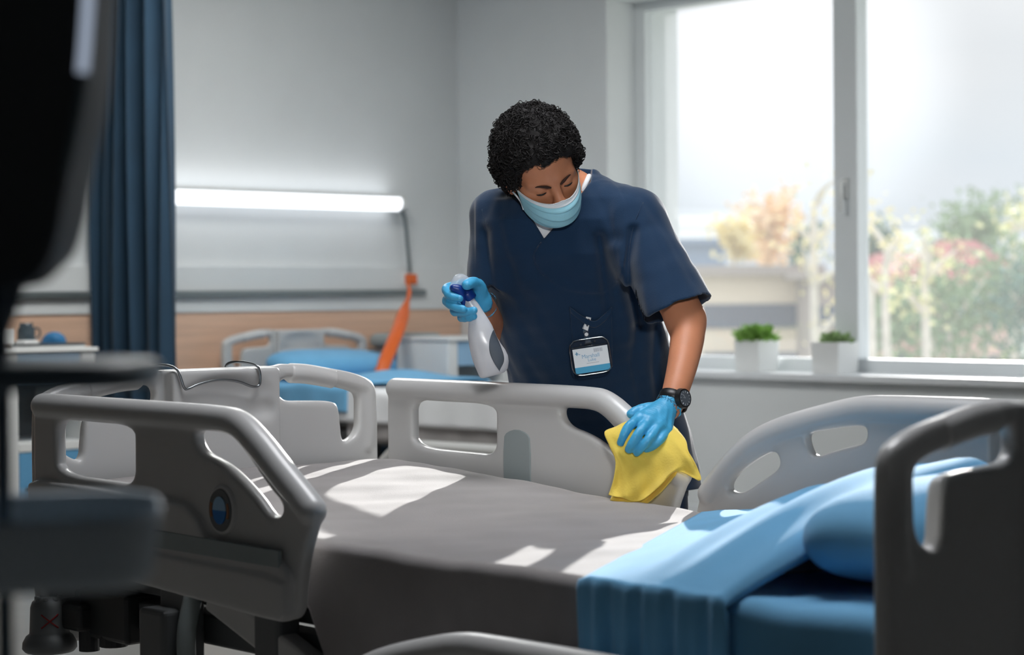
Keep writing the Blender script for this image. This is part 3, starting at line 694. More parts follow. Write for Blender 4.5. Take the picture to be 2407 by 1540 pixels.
# ================================================================ bedside cabinets
def cabinet(x, y0, y1, label, depth=.42):
    c = empty('bedside_cabinet', (x - depth / 2, (y0 + y1) / 2, 0), label=label, cat='cabinet', group='bedside cabinets')
    P = lambda mb, n, m, **k: at_parent(mb, n, m, c, **k)
    w = .075; xb = x - depth
    for a, b in ((y0, y0 + w), (y1 - w, y1)): P(MB().box((xb, a, .06), (x, b, .93)), 'side_panel', M['white_pl'], bevel=.012)
    P(MB().box((xb, y0 + w, .06), (xb + .015, y1 - w, .93)), 'back_panel', M['dark_fr'])
    P(MB().box((xb - .01, y0 - .01, .931), (x + .012, y1 + .01, .952)), 'top', M['white_pl'], bevel=.006)
    d = P(MB().box((xb + .03, y0 + w + .002, .80), (x - .006, y1 - w - .002, .925)), 'drawer', M['blue_pale'], bevel=.004)
    h = MB().box((x - .005, (y0 + y1) / 2 - .05, .855), (x + .012, (y0 + y1) / 2 + .05, .868)).build('handle', M['dark_pl'], d, bevel=.003)
    P(MB().box((xb + .016, y0 + w, .50), (x - .003, y1 - w, .54)), 'shelf', M['white_pl'], bevel=.003)
    d = P(MB().box((xb + .03, y0 + w + .002, .09), (x - .006, y1 - w - .002, .497)), 'door', M['blue_mid'], bevel=.004)
    MB().box((x - .005, y0 + w + .03, .325), (x + .014, y0 + w + .15, .345)).build('handle', M['dark_pl'], d, bevel=.004)
    for yy in (y0 + .035, y1 - .035):
        for xx in (xb + .05, x - .05): P(MB().lathe([(0, 0), (.02, 0), (.02, .062), (0, .062)], (xx, yy, 0), 14), 'foot', M['dark_pl'])
    return c
cabinet(-4.0, 4.655, 5.12, 'white bedside cabinet with pale blue drawer behind the raised spray bottle')
cabinet(-4.0, 2.10, 2.56, 'white bedside cabinet with blue door at the left edge behind the front bed')
# things on the left cabinet
ZT = .953
t = empty('instrument_tray', (-4.18, 2.35, ZT), label='flat white tray with pale rim on top of the left bedside cabinet', cat='tray')
at_parent(MB().box((-4.36, 2.15, ZT), (-4.02, 2.52, ZT + .008)), 'tray_base', M['white_pl'], t, bevel=.003)
r = MB()
for a, b in (((-4.36, 2.15), (-4.02, 2.157)), ((-4.36, 2.513), (-4.02, 2.52)), ((-4.36, 2.157), (-4.353, 2.513)), ((-4.027, 2.157), (-4.02, 2.513))): r.box((a[0], a[1], ZT + .0081), (b[0], b[1], ZT + .02))
at_parent(r, 'tray_rim', M['metal'], t)
o = MB().box((-4.30, 2.17, ZT + .009), (-4.17, 2.25, ZT + .085)).build('tissue_box', M['white_pl'], bevel=.006); tag(o, 'white carton standing at the left end of the tray', 'box')
o = MB().box((-4.13, 2.23, ZT + .009), (-4.05, 2.31, ZT + .034)).build('soap_dish', M['white_pl'], bevel=.01); tag(o, 'small low white dish lying beside the white carton', 'dish')
S = SDF((-.09, -.07, -.005), (.09, .07, .08), .005); S.op(ell((0, 0, .015), (.065, .05, .04))); S.op(ell((.02, -.01, .03), (.04, .035, .025)), .02); S.cut(lambda P: -P[2]); V, qd = S.nets(2)
M['blue_d'] = mat('deep blue pack', (38, 110, 160), .6, var=.06)
o = obj('glove_pack', np_mesh('gp', V + np.array([-4.12, 2.42, ZT + .0095]), qd), M['blue_d']); tag(o, 'crumpled blue glove pack on the right of the tray', 'gloves')
jar = empty('water_jug', (-4.26, 2.36, ZT + .0085), label='dark glass jug behind the small white dish', cat='jug')
M['smoke'] = mat('smoke glass', (70, 84, 92), .15, var=.03, alpha=.75)
at_parent(MB().lathe([(0, 0), (.035, 0), (.04, .02), (.04, .07), (.03, .085), (.032, .1), (.029, .1), (.027, .085), (.036, .07), (.036, .022), (0, .01)], (-4.26, 2.36, ZT + .009), 24), 'jug_body', M['smoke'], jar, smooth=True)
at_parent(MB().tube(spline([(-4.26, 2.397, ZT + .085), (-4.26, 2.425, ZT + .08), (-4.26, 2.428, ZT + .05), (-4.26, 2.398, ZT + .035)], 6), .005, 8), 'jug_handle', M['smoke'], jar, smooth=True)
# ================================================================ laundry bin beside the second bed
bn = empty('laundry_bin', (-4.56, 4.86, 0), label='blue laundry bin with rounded grey lid standing by the wall below the orange switch', cat='bin')
at_parent(MB().box((-4.70, 4.70, .02), (-4.44, 5.0, .885)), 'bin_body', M['chair_b'], bn, bevel=.02)
at_parent(MB().box((-4.71, 4.69, .888), (-4.43, 5.01, .968)), 'lid', M['strip'], bn, bevel=.036)
at_parent(MB().box((-4.705, 4.695, .858), (-4.435, 5.005, .884)), 'rim', M['dark_fr'], bn, bevel=.004)
# ================================================================ pots on the sill
M['leaf'] = mat('green leaf', (142, 184, 92), .6, var=.2, vscale=40); M['leaf2'] = mat('grey green leaf', (150, 178, 122), .6, var=.2, vscale=40); M['soil'] = mat('potting soil', (60, 46, 38), .9, var=.2)
def pot(x, y, s, hgt, label, n, spread, ph, leafm):
    p = empty('potted_plant', (x, y, .777), label=label, cat='potted plant', group='potted plants on the window sill')
    mb = MB(); a, b = s * .46, s * .5; V = []
    for (hw, z) in ((a, .777), (b, .777 + hgt), (b - .01, .777 + hgt), (b - .014, .777 + hgt - .025)): V += [(x - hw, y - hw, z), (x + hw, y - hw, z), (x + hw, y + hw, z), (x - hw, y + hw, z)]
    Fq = [(3, 2, 1, 0)] + [(i * 4 + k, i * 4 + (k + 1) % 4, i * 4 + 4 + (k + 1) % 4, i * 4 + 4 + k) for i in range(3) for k in range(4)]; mb.add(V, Fq); at_parent(mb, 'pot', M['white_pl'], p)
    hw = b - .015; at_parent(MB().box((x - hw, y - hw, .777 + hgt - .04), (x + hw, y + hw, .777 + hgt - .026)), 'soil', M['soil'], p)
    mb = MB(); z0 = .777 + hgt - .03
    for k in range(n):
        an = rng.uniform(0, 6.28); el = rng.uniform(.15, 1.) ; L_ = rng.uniform(.5, 1.) * spread; d = np.array([math.cos(an) * (1 - el * .62), math.sin(an) * (1 - el * .62), .25 + el]); d /= np.linalg.norm(d)
        b0 = np.array([x + rng.uniform(-1, 1) * hw * .6, y + rng.uniform(-1, 1) * hw * .6, z0]); tip = b0 + d * L_; tip[2] -= .01 * (1 - el); mid = (b0 + tip) / 2 + np.array([0, 0, .012]); sd_ = np.cross(d, rng.normal(size=3)); sd_ /= np.linalg.norm(sd_); w_ = rng.uniform(.009, .016)
        mid2 = mid * .45 + tip * .55; mb.add([b0, mid + sd_ * w_ * .5, mid2 + sd_ * w_, tip, mid2 - sd_ * w_, mid - sd_ * w_ * .5], [(0, 1, 2, 3), (0, 3, 4, 5)])
    at_parent(mb, 'leaves', leafm, p)
pot(-2.675, 5.555, .16, .155, 'white square pot with bushy green plant on the window sill, left of the mullion', 520, .13, .105, M['leaf'])
pot(-2.175, 5.545, .165, .150, 'white square pot with low pale green plant on the sill in front of the mullion', 260, .095, .05, M['leaf2'])
# ================================================================ outside
GZ = -9.
struct(MB().box((-260, 6.6, GZ - .5), (140, 330, GZ)).build('ground', mat('town ground', (176, 178, 166), .9, var=.15, vscale=.2)))
def frame_at(px, Z):                                         # turn a building roughly square to the window
    return at(px, 700, Z)
def oriented(mb_pts, c, ang):
    ca, sa = math.cos(ang), math.sin(ang); return [(c[0] + ca * x - sa * y, c[1] + sa * x + ca * y, z) for x, y, z in mb_pts]
def house(px0, px1, pyt, Z, wall_m, roof_m, label, win, ang=47, depth=9., roof='flat', rh=2.5, groupn=None, bandm=None):
    a, b = at(px0, pyt, Z), at(px1, pyt, Z); wd = np.linalg.norm((b - a)[:2]); c = (a + b) / 2; zt = a[2]; an = math.radians(ang)
    h = empty('building', (c[0], c[1], GZ), an, label, 'building', groupn or None)
    def part(mb, name, m): o = mb.build(name, m, h); return o
    H_ = zt - GZ; part(MB().box((-wd / 2, 0, 0), (wd / 2, depth, H_)), 'walls', wall_m)
    if roof == 'flat': part(MB().box((-wd / 2 - .4, -.4, H_), (wd / 2 + .4, depth + .4, H_ + rh)), 'roof', roof_m)
    else:
        mb = MB(); o_ = .5; rr = wd * .22 if roof == 'hip' else 0
        V = [(-wd / 2 - o_, -o_, H_), (wd / 2 + o_, -o_, H_), (wd / 2 + o_, depth + o_, H_), (-wd / 2 - o_, depth + o_, H_), (-wd / 2 + rr, depth / 2, H_ + rh), (wd / 2 - rr, depth / 2, H_ + rh)]
        mb.add(V, [(0, 1, 5, 4), (1, 2, 5), (2, 3, 4, 5), (3, 0, 4), (3, 2, 1, 0)]); part(mb, 'roof', roof_m)
    nx_, zs, ww, wh = win
    for z in zs:
        for k in range(nx_):
            x = -wd / 2 + wd * (k + .5) / nx_; o = part(MB().box((x - ww / 2, -.06, H_ - z - wh), (x + ww / 2, -.002, H_ - z)), 'window', M['pane_d'])
    return h
M['pane_d'] = mat('far window pane', (84, 94, 108), .3, var=.05)
M['cream'] = mat('cream render', (226, 212, 190), .9, var=.04, vscale=.3); M['pinkw'] = mat('rose render', (228, 190, 180), .9, var=.04, vscale=.3); M['greyb'] = mat('grey blue cladding', (128, 144, 166), .8, var=.04, vscale=.3)
M['whiter'] = mat('white roof edge', (246, 247, 248), .7, var=.01); M['rosetile'] = mat('faded rose tiles', (176, 112, 108), .9, var=.08, vscale=.6); M['taupew'] = mat('taupe render', (166, 156, 148), .9, var=.04, vscale=.3)
house(1650, 1905, 648, 62, M['cream'], M['taupew'], 'long cream building behind the potted plant left of the mullion', (7, (.9, 2.4), .5, .75), 46, rh=.3)
house(1912, 1975, 655, 58, M['taupew'], M['taupew'], 'narrow taupe building half hidden by the window mullion', (2, (.8, 2.2), .4, .6), 46, rh=.2)
house(1560, 1705, 575, 105, M['greyb'], M['greyb'], 'grey blue block on the skyline behind the shoulder of the person', (4, (1.2,), .8, 1.1), 47, rh=.3)
house(1545, 1690, 530, 135, M['whiter'], M['whiter'], 'tall white flat building topping the grey blue block', (3, (6.,), .8, 1.), 47, rh=.6)
house(2040, 2180, 566, 120, M['whiter'], M['whiter'], 'white flat roofed building right of the window mullion', (4, (2.2,), .8, .8), 47, rh=.55)
house(2225, 2385, 655, 55, M['pinkw'], M['rosetile'], 'rose house with steep tiled roof and narrow windows', (7, (.55, 2.2), .2, .42), 45, rh=1.15, roof='hip', depth=7)
house(2085, 2215, 640, 72, M['pinkw'], M['rosetile'], 'small rose house with low tiled roof left of the steep roofed house', (5, (1., 2.8), .35, .55), 50, rh=.75, roof='hip', depth=7)
def tree(px, pyb, pyt, Z, rw, leafm, label, name='tree', n=900, trunk=True, lean=0., nb=7, cov=.5, leaf=.11, grp=None, bare=False, brm=None):
    b, t = at(px, pyb, Z), at(px + lean, pyt, Z); base = np.array([b[0], b[1], GZ]); hgt = t[2] - GZ
    e = empty(name, tuple(base), label=label, cat='tree' if name != 'bush' else 'bush', group=grp)
    P = lambda mb, nm, m: (lambda o: (setattr(o, 'matrix_parent_inverse', Matrix.Translation(base).inverted()), o)[1])(mb.build(nm, m, e))
    r = np.random.default_rng(int(px) + int(pyt)); zb = b[2]
    mb = MB(); top = t; r0_ = .012 * hgt * .9
    pts = spline([base, base * .45 + np.array([b[0], b[1], zb]) * .55, (np.array([b[0], b[1], zb]) + top) / 2 + r.normal(size=3) * .12, top], 6)
    mb.tube(pts, np.linspace(r0_, .02, len(pts)), 7); tips = [top]
    for k in range(nb):
        f_ = r.uniform(.45, .92) if not bare else r.uniform(.4, .9); i = int(f_ * (len(pts) - 1)); an = r.uniform(0, 6.28); L_ = rw * r.uniform(.6, 1.2); tip = pts[i] + np.array([math.cos(an) * L_, math.sin(an) * L_, L_ * r.uniform(.5, 1.4)])
        mb.tube(spline([pts[i], (pts[i] + tip) / 2 + r.normal(size=3) * .08 * L_, tip], 4), np.linspace(r0_ * .55, .012, 9), 5); tips += [tip, (pts[i] + tip) / 2]
    P(mb, 'trunk', brm or M['bark'])
    V, Fq = [], []
    tips = np.array(tips)
    for k in range(n):
        c = tips[r.integers(len(tips))] + r.normal(size=3) * rw * cov * .45; a = r.normal(size=3); a /= np.linalg.norm(a); bb = np.cross(a, r.normal(size=3)); bb /= np.linalg.norm(bb); s_ = leaf * r.uniform(.6, 1.4); o0 = len(V)
        V += [c - a * s_, c + bb * s_ * .6, c + a * s_, c - bb * s_ * .6]; Fq.append((o0, o0 + 1, o0 + 2, o0 + 3))
    if n: P(MB().add(V, Fq), 'foliage', leafm)
M['bark'] = mat('pale bark', (214, 206, 194), .9, var=.1); M['lf_y'] = mat('yellow leaves', (240, 226, 170), .7, var=.12); M['lf_o'] = mat('orange leaves', (238, 212, 176), .7, var=.12); M['lf_g'] = mat('dusty green leaves', (140, 162, 124), .7, var=.15); M['lf_d'] = mat('dark green leaves', (104, 134, 118), .7, var=.15); M['lf_l'] = mat('yellow green leaves', (222, 218, 164), .7, var=.12)
tree(1730, 640, 585, 70, .55, M['lf_y'], 'small yellow tree beside the grey blue block', cov=1., leaf=.14, n=600)
tree(1810, 620, 545, 76, .75, M['lf_o'], 'orange leaved tree above the cream building', cov=1., leaf=.16, n=900)
tree(1885, 615, 570, 80, .5, M['lf_d'], 'dark green tree between the orange tree and the mullion', cov=1., leaf=.15, n=700)
tree(1925, 700, 470, 30, .5, M['lf_y'], 'thin pale tree with sparse yellow leaves left of the mullion', cov=.9, leaf=.05, n=260, nb=9)
tree(2065, 640, 590, 80, .75, M['lf_d'], 'dark green tree just right of the window mullion', cov=1., leaf=.16, n=900)
tree(2280, 620, 545, 88, 1.3, M['lf_g'], 'broad dusty green tree behind the steep tiled roof', cov=1., leaf=.18, n=1200)
tree(2385, 700, 520, 34, .55, M['lf_l'], 'yellow green tree at the right edge of the window view', cov=.9, leaf=.07, n=600, nb=8)
tree(2110, 800, 610, 26, .42, M['lf_y'], 'pale branching tree with few yellow leaves in front of the small rose house', cov=.9, leaf=.05, n=240, nb=9, bare=True)
tree(2045, 830, 660, 22, .35, M['lf_l'], 'thin pale tree next to the right side of the mullion', cov=.9, leaf=.045, n=120, nb=7, bare=True, lean=-20)
tree(2190, 830, 560, 24, .45, M['lf_l'], 'tall slender tree with yellow tufts left of the steep roofed house', cov=.8, leaf=.05, n=260, nb=9, bare=True, lean=-20)
for px, pyt, Z, rw, m, lab in ((2215, 765, 30, .55, 'lf_g', 'dusty green bush below the small rose house'), (2300, 760, 31, .60, 'lf_g', 'round green bush below the steep roofed house'), (2385, 745, 29, .62, 'lf_d', 'dark green bush at the right edge under the yellow green tree'), (2090, 790, 28, .40, 'lf_g', 'low green bush right beside the mullion')):
    tree(px, 850, pyt, Z, rw, M[m], lab, name='bush', n=1500, cov=1., leaf=.065, nb=12, bare=True)
# ================================================================ monitor stand close to the camera (left edge)
KS = .76                                                     # the stand is a slim one, close to the lens
def near(V):
    V = np.array(V, float).reshape(-1, 3); O = V * KS; low = V[:, 2] < -1.0; O[low, 2] = V[low, 2]; return O
KS = .76
st_ = empty('monitor_stand', tuple(q2w((-.521 * KS, 2.03 * KS, -1.155))), label='dark rolling stand with shelf and basket, out of focus at the left edge', cat='stand')
SI = Matrix.Translation(st_.location).inverted()
def sp(mb, name, m, lab=None, smooth=False, bevel=0, par=None):
    o = obj(name, np_mesh(name, q2w(near(mb.V)), mb.F, smooth), m, par or st_, bevel); o.matrix_parent_inverse = SI if par is None else Matrix.Identity(4); bmesh_fix(o)
    if lab: o['label'] = lab
    return o
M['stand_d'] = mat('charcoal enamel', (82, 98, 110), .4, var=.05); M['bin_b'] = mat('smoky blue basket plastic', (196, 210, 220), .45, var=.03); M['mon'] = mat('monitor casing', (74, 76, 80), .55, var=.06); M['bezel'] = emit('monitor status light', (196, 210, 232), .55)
PX, PD = -.521, 2.03
sp(MB().tube([(PX, PD, -1.09), (PX, PD, .52)], .009, 16), 'pole', M['stand_d'], smooth=True)
hub = sp(MB().lathe([(0, -1.10), (.05, -1.10), (.05, -1.05), (.02, -1.03), (0, -1.03)], (PX, PD, 0), 20), 'hub', M['stand_d'])
for k in range(4):
    a = k * math.pi / 2 + .5; e = (PX + .26 * math.cos(a), PD + .26 * math.sin(a)); sp(MB().tube([(PX, PD, -1.075), (e[0], e[1], -1.09)], .014, 8), 'leg', M['stand_d'])
    sp(MB().lathe([(0, -1.154), (.022, -1.154), (.026, -1.13), (.022, -1.105), (0, -1.105)], (e[0], e[1], 0), 14), 'caster', M['dark_pl'])
# shelf: rounded board level just below the eye line
P = chaikin([(-.72, 1.86), (-.40, 1.875), (-.352, 1.98), (-.372, 2.15), (-.70, 2.13)], 3); n = len(P)
mb = MB(); V = [(p[0], p[1], z) for z in (-.0860, -.0585) for p in P]; mb.add(V, [tuple(range(n)), tuple(range(2 * n - 1, n - 1, -1))] + [(i, n + i, n + (i + 1) % n, (i + 1) % n) for i in range(n)]); sp(mb, 'shelf', M['stand_d'], 'charcoal shelf with rounded corner', bevel=.010)
# basket
def ring(P, z, s=1.): c = P.mean(0); return [(*(c + (p - c) * s), z) for p in P]
P = chaikin([(-.545, 1.90), (-.345, 1.955), (-.402, 2.235), (-.60, 2.20)], 3, .16); n = len(P)
L_ = [ring(P, -.286, .86), ring(P, -.275, .93), ring(P, -.218, 1.), ring(P, -.212, 1.015), ring(P, -.216, .985), ring(P, -.270, .91), ring(P, -.277, .85)]
mb = MB(); mb.add([p for r in L_ for p in r], [(i * n + k, i * n + (k + 1) % n, (i + 1) * n + (k + 1) % n, (i + 1) * n + k) for i in range(len(L_) - 1) for k in range(n)] + [tuple(range(n - 1, -1, -1)), tuple((len(L_) - 1) * n + k for k in range(n))])
sp(mb, 'basket', M['bin_b'], 'smoky blue basket', smooth=True)
sp(MB().box((-.53, 2.03, -.285), (-.50, 2.06, -.24)), 'basket_bracket', M['stand_d'])
# monitor on top of the pole
mo = empty('patient_monitor', tuple(q2w((PX * KS, PD * KS, .11 * KS))), label='dark patient monitor with pale curved side edge at the top left', cat='monitor'); MI = Matrix.Translation(mo.location).inverted()
def mp_(mb, name, m, lab=None, smooth=False, bevel=0):
    o = obj(name, np_mesh(name, q2w(near(mb.V)), mb.F, smooth), m, mo, bevel); o.matrix_parent_inverse = MI; bmesh_fix(o)
    if lab: o['label'] = lab
    return o
D_ = 1.97
prof = [(-190, -160), (224, -160), (219, -20), (213, 90), (206, 180), (192, 262), (172, 345), (155, 430), (138, 540), (105, 640), (40, 680), (-190, 690)]
A = np.array([Q(x, y, D_)[[0, 2]] for x, y in chaikin(prof, 2)]); n = len(A); c_ = A.mean(0)
rings = [(D_ + .012, .97), (D_, .95), (D_ + .006, 1.), (D_ + .07, 1.), (D_ + .13, .9), (D_ + .135, .86)]
rings = rings[1:]; mb = MB(); mb.add([(*(c_ + (p - c_) * s)[[0]], d, (c_ + (p - c_) * s)[1]) for d, s in rings for p in A], [(i * n + k, i * n + (k + 1) % n, (i + 1) * n + (k + 1) % n, (i + 1) * n + k) for i in range(len(rings) - 1) for k in range(n)] + [tuple(range(n - 1, -1, -1)), tuple((len(rings) - 1) * n + k for k in range(n))])
mp_(mb, 'casing', M['mon'], smooth=False)
E_ = [Q(x, y, D_ + .004) for x, y in ((212, -150), (207, -20), (200, 90), (193, 172))]; mp_(MB().tube(spline(E_, 6), .0062, 10), 'edge_light', M['bezel'], 'pale glowing status strip along the upper side edge', smooth=True)  # highlight on the casing edge put in as emission, not a lamp
M['bezel_d'] = mat('slate monitor edge', (92, 108, 116), .4, var=.03)
E_ = [Q(x, y, D_ + .004) for x, y in ((193, 174), (184, 255), (168, 335), (150, 420))]; mp_(MB().tube(spline(E_, 6), np.linspace(.0060, .0045, 19), 10), 'edge_band', M['bezel_d'], 'slate strip along the lower side edge', smooth=True)
mp_(MB().lathe([(0, .09), (.03, .09), (.03, .13), (0, .13)], (PX, PD, 0), 16), 'mount', M['stand_d'])
for x0, s in ((45, 1),):
    c = spline([Q(x0, 660, 2.04), Q(x0 - 25 * s, 740, 2.05), Q(x0 - 60, 835, 2.06)], 8)
    o = obj('monitor_cable', np_mesh('c', q2w(near(MB().tube(c, .0075, 8).V)), MB().tube(c, .0075, 8).F, True), M['mon']); bmesh_fix(o); tag(o, 'dark cable hanging from the monitor to the shelf', 'cable')
# ================================================================ the cleaner behind the bed
from mathutils.bvhtree import BVHTree
M['skin'] = mat('brown skin', (200, 134, 100), .5, var=.05, vscale=14, bump=.06, bscale=260, sss=.12, spec=.4)
M['scrub'] = mat('navy scrub cloth', (25, 50, 77), .85, var=.05, vscale=11, bump=.18, bscale=420, sheen=.25, spec=.15)
M['trouser'] = mat('navy trouser cloth', (22, 44, 72), .85, var=.05, vscale=9, bump=.15, bscale=380, sheen=.2, spec=.15)
M['tee'] = mat('white cotton', (230, 232, 234), .9, var=.015, bump=.15, bscale=400)
M['glove'] = mat('blue nitrile glove', (70, 166, 212), .42, var=.05, vscale=30, bump=.22, bscale=130, spec=.45)
M['maskb'] = mat('mask cloth', (164, 222, 238), .8, var=.03, vscale=20, bump=.08, bscale=300)
M['maskw'] = mat('mask white edge', (232, 238, 242), .8, var=.01)
M['hair'] = mat('black curly hair', (23, 20, 20), .7, var=.25, vscale=40, spec=.35)
M['brow'] = mat('dark brow hair', (58, 36, 28), .9, var=.1)
M['black_r'] = mat('black resin', (20, 21, 23), .4, var=.05)
M['dial'] = mat('dark watch dial', (84, 90, 98), .3, var=.05)
M['silver'] = mat('silver marks', (176, 181, 186), .5, metal=.5, var=.02)
M['shoe'] = mat('white shoe', (215, 216, 218), .6, var=.02)
def q(px, py, D): return Q(px, py, D)
person = empty('person', tuple(q2w((.24, 4.95, -1.155))), label='person in navy scrubs, blue face mask and gloves wiping the far bed rail', cat='person')
PI_ = Matrix.Translation(person.location).inverted()
def pp(V, quads, name, m, par=None, lab=None, world_space=False):
    Vw = V if world_space else q2w(V); o = obj(name, np_mesh(name, Vw, quads), m, par or person)
    o.matrix_parent_inverse = PI_ if par is None else Matrix.Identity(4)
    if lab: o['label'] = lab
    return o
def pm(mb, name, m, par=None, lab=None, smooth=True, bevel=0):
    V = np.array(mb.V, float); o = obj(name, np_mesh(name, q2w(V), mb.F, smooth), m, par or person, bevel)
    o.matrix_parent_inverse = PI_ if par is None else Matrix.Identity(4)
    bmesh_fix(o)
    if lab: o['label'] = lab
    return o
# ---- head frame: rows are the head axes (right, into the head, up) in R,D,U
def rotm(pitch, yaw, roll):
    a, b, g = map(math.radians, (pitch, yaw, roll))
    Rp = np.array([[1, 0, 0], [0, math.cos(a), -math.sin(a)], [0, math.sin(a), math.cos(a)]])
    Ry = np.array([[math.cos(b), -math.sin(b), 0], [math.sin(b), math.cos(b), 0], [0, 0, 1]])
    Rr = np.array([[math.cos(g), 0, -math.sin(g)], [0, 1, 0], [math.sin(g), 0, math.cos(g)]])
    return Rr @ Ry @ Rp
HR = rotm(36, 10, 20); HC = q(1272, 398, 4.50)
def hp(x, y, z): return HR @ np.array([x, y, z], float) + HC
HA = HR.T
def hell(c, r): return ell(hp(*c), r, HA)
def hcone(a, ra, b, rb): return cone(hp(*a), ra, hp(*b), rb)
def hloc(P):
    x = [P[i] - HC[i] for i in range(3)]
    return [x[0] * HR[0, a] + x[1] * HR[1, a] + x[2] * HR[2, a] for a in range(3)]
# ---- body: one continuous skin from the waist up
S = SDF((-.14, 4.16, -.36), (.50, 4.92, .47), .003)
S.op(hell((0, .005, .032), (.074, .094, .086)))
S.op(hell((0, -.030, -.035), (.062, .062, .075)), .03)
S.op(hell((0, -.052, -.085), (.036, .034, .028)), .03)                     # chin
for s in (-1, 1):
    S.op(hell((s * .042, -.048, -.022), (.024, .030, .022)), .02)           # cheek bones
    S.op(hell((s * .076, .012, -.012), (.010, .022, .032)), .008)           # ears
    S.op(hcone((s * .012, -.084, .0145), .012, (s * .046, -.067, .0145), .011), .014)   # brow ridge
    S.op(hell((s * .030, -.094, .000), (.017, .012, .010)), .014, 's')      # eye socket
    S.op(ell(hp(s * .0305, -.0745, -.0005), (.0135,) * 3), .005)             # closed lid over the eye
    S.op(hell((s * .0095, -.103, -.038), (.009, .010, .008)), .008)         # nostril wings
S.op(hcone((0, -.086, .008), .0085, (0, -.106, -.028), .0115), .012)
S.op(ell(hp(0, -.108, -.034), (.0125,) * 3), .008)
S.op(hcone((-.018, -.083, -.062), .008, (.018, -.083, -.062), .008), .01)
S.op(cone(hp(0, .022, -.05), .054, q(1345, 462, 4.665), .056), .03)         # neck
S.op(loft([(*q(1322, y, D)[2:], q(c, y, D)[0], D, hw / 1017., hd) for y, c, D, hw, hd in ((460, 1330, 4.64, 120, .07), (530, 1322, 4.63, 160, .095), (680, 1330, 4.69, 150, .105), (880, 1388, 4.81, 160, .115), (1000, 1400, 4.86, 165, .11))], 2.2), .04)
for a, b, ra, rb in (((1330, 470, 4.65), (1172, 512, 4.66), .055, .050), ((1335, 468, 4.64), (1482, 525, 4.56), .056, .058)): S.op(cone(q(*a), ra, q(*b), rb), .04)
chain(S, [q(1482, 525, 4.56), q(1560, 640, 4.52), q(1612, 752, 4.46)], [.058, .052, .043], .03)
chain(S, [q(1612, 752, 4.46), q(1616, 790, 4.43), q(1606, 850, 4.375), q(1592, 905, 4.33), q(1577, 952, 4.30), q(1556, 975, 4.285)], [.041, .0385, .034, .030, .0275, .024], .02)
chain(S, [q(1172, 512, 4.66), q(1158, 640, 4.70), q(1160, 782, 4.80)], [.050, .043, .036], .03)
chain(S, [q(1160, 786, 4.80), q(1149, 752, 4.64), q(1136, 714, 4.49), q(1130, 702, 4.455)], [.036, .032, .0245, .019], .02)
V, qd = S.nets(3); body = pp(V, qd, 'body', M['skin'])
# brows, lashes
for s in (-1, 1):
    A = [(s * .011, -.0965, .0075), (s * .022, -.0945, .0125), (s * .036, -.0865, .0145), (s * .050, -.0725, .0095)]
    P = spline([hp(*a) for a in A], 6); pm(MB().tube(P, np.interp(np.linspace(0, 1, len(P)), [0, .3, 1], [.0018, .0030, .0012]), 8), 'eyebrow', M['brow'])
    A = [hp(s * .0305 + .0145 * math.sin(t), -.0745 - .0142 * math.cos(t) * .86, -.0072 - .001 * math.cos(t)) for t in np.linspace(-1.05, 1.05, 12)]
    pm(MB().tube(A, [.0007 + .0012 * math.sin(math.pi * k / 11) for k in range(12)], 6), 'eyelashes', M['black_r'])
# ---- hair: cap plus small curls
S = SDF(HC - .17, HC + .17, .0032)
S.op(hell((0, .010, .042), (.094, .116, .104)))
S.op(hell((0, .045, .0), (.090, .085, .09)), .03)
def hairline(P):
    l = hloc(P); zl = np.interp(l[1], [-.12, -.085, -.066, -.05, -.030, -.005, .015, .04], [.075, .070, .062, .035, .0, -.012, -.015, -.075])
    zl = zl - .35 * np.maximum(np.abs(l[0]) - .045, 0) * (l[1] < -.03)
    return (zl - l[2]) * .6
S.cut(hairline, .004)
S.warp(lambda P: .0045 * vnoise(P, 150, 5) + .0022 * vnoise(P, 330, 9))
V, qd = S.nets(1); hair = pp(V, qd, 'hair', M['hair'])
hm = hair.data; vn = np.zeros((len(V), 3), np.float32); hm.vertices.foreach_get('normal', vn.ravel()); Vw = q2w(V)
cen = q2w(hp(0, .01, .03)); hl = (q2w(V) - CAM) @ BASIS.T - HC; hl = hl @ HR; ok = (np.einsum('ij,ij->i', vn, Vw - cen) > .02) & ~((hl[:, 1] < -.045) & (hl[:, 2] < .076) & (np.abs(hl[:, 0]) < .062))
idx = rng.choice(np.where(ok)[0], 3400, replace=False); mb = MB(); nR, nT = 11, 4
cs = [(math.cos(2 * math.pi * i / nR), math.sin(2 * math.pi * i / nR)) for i in range(nR)]; ct = [(math.cos(2 * math.pi * i / nT), math.sin(2 * math.pi * i / nT)) for i in range(nT)]
VV, FF = [], []
for i in idx:
    c = Vw[i] + vn[i] * rng.uniform(-.001, .0055); R_ = rng.uniform(.0036, .0075); r_ = rng.uniform(.0007, .0013)
    a = rng.normal(size=3); a /= np.linalg.norm(a); b = np.cross(a, rng.normal(size=3)); b /= np.linalg.norm(b); n_ = np.cross(a, b); o0 = len(VV); pit = rng.uniform(-.004, .004)
    for k, (cx_, sx_) in enumerate(cs):
        rad = a * cx_ + b * sx_
        for ctt, stt in ct: VV.append(c + rad * (R_ + r_ * ctt) + n_ * (r_ * stt + pit * (k / nR - .5)))
    for k in range(nR - 1):
        for t in range(nT): FF.append((o0 + k * nT + t, o0 + (k + 1) * nT + t, o0 + (k + 1) * nT + (t + 1) % nT, o0 + k * nT + (t + 1) % nT))
o = obj('curls', np_mesh('curls', np.array(VV), np.array(FF)), M['hair'], hair); o.matrix_parent_inverse = Matrix.Identity(4)
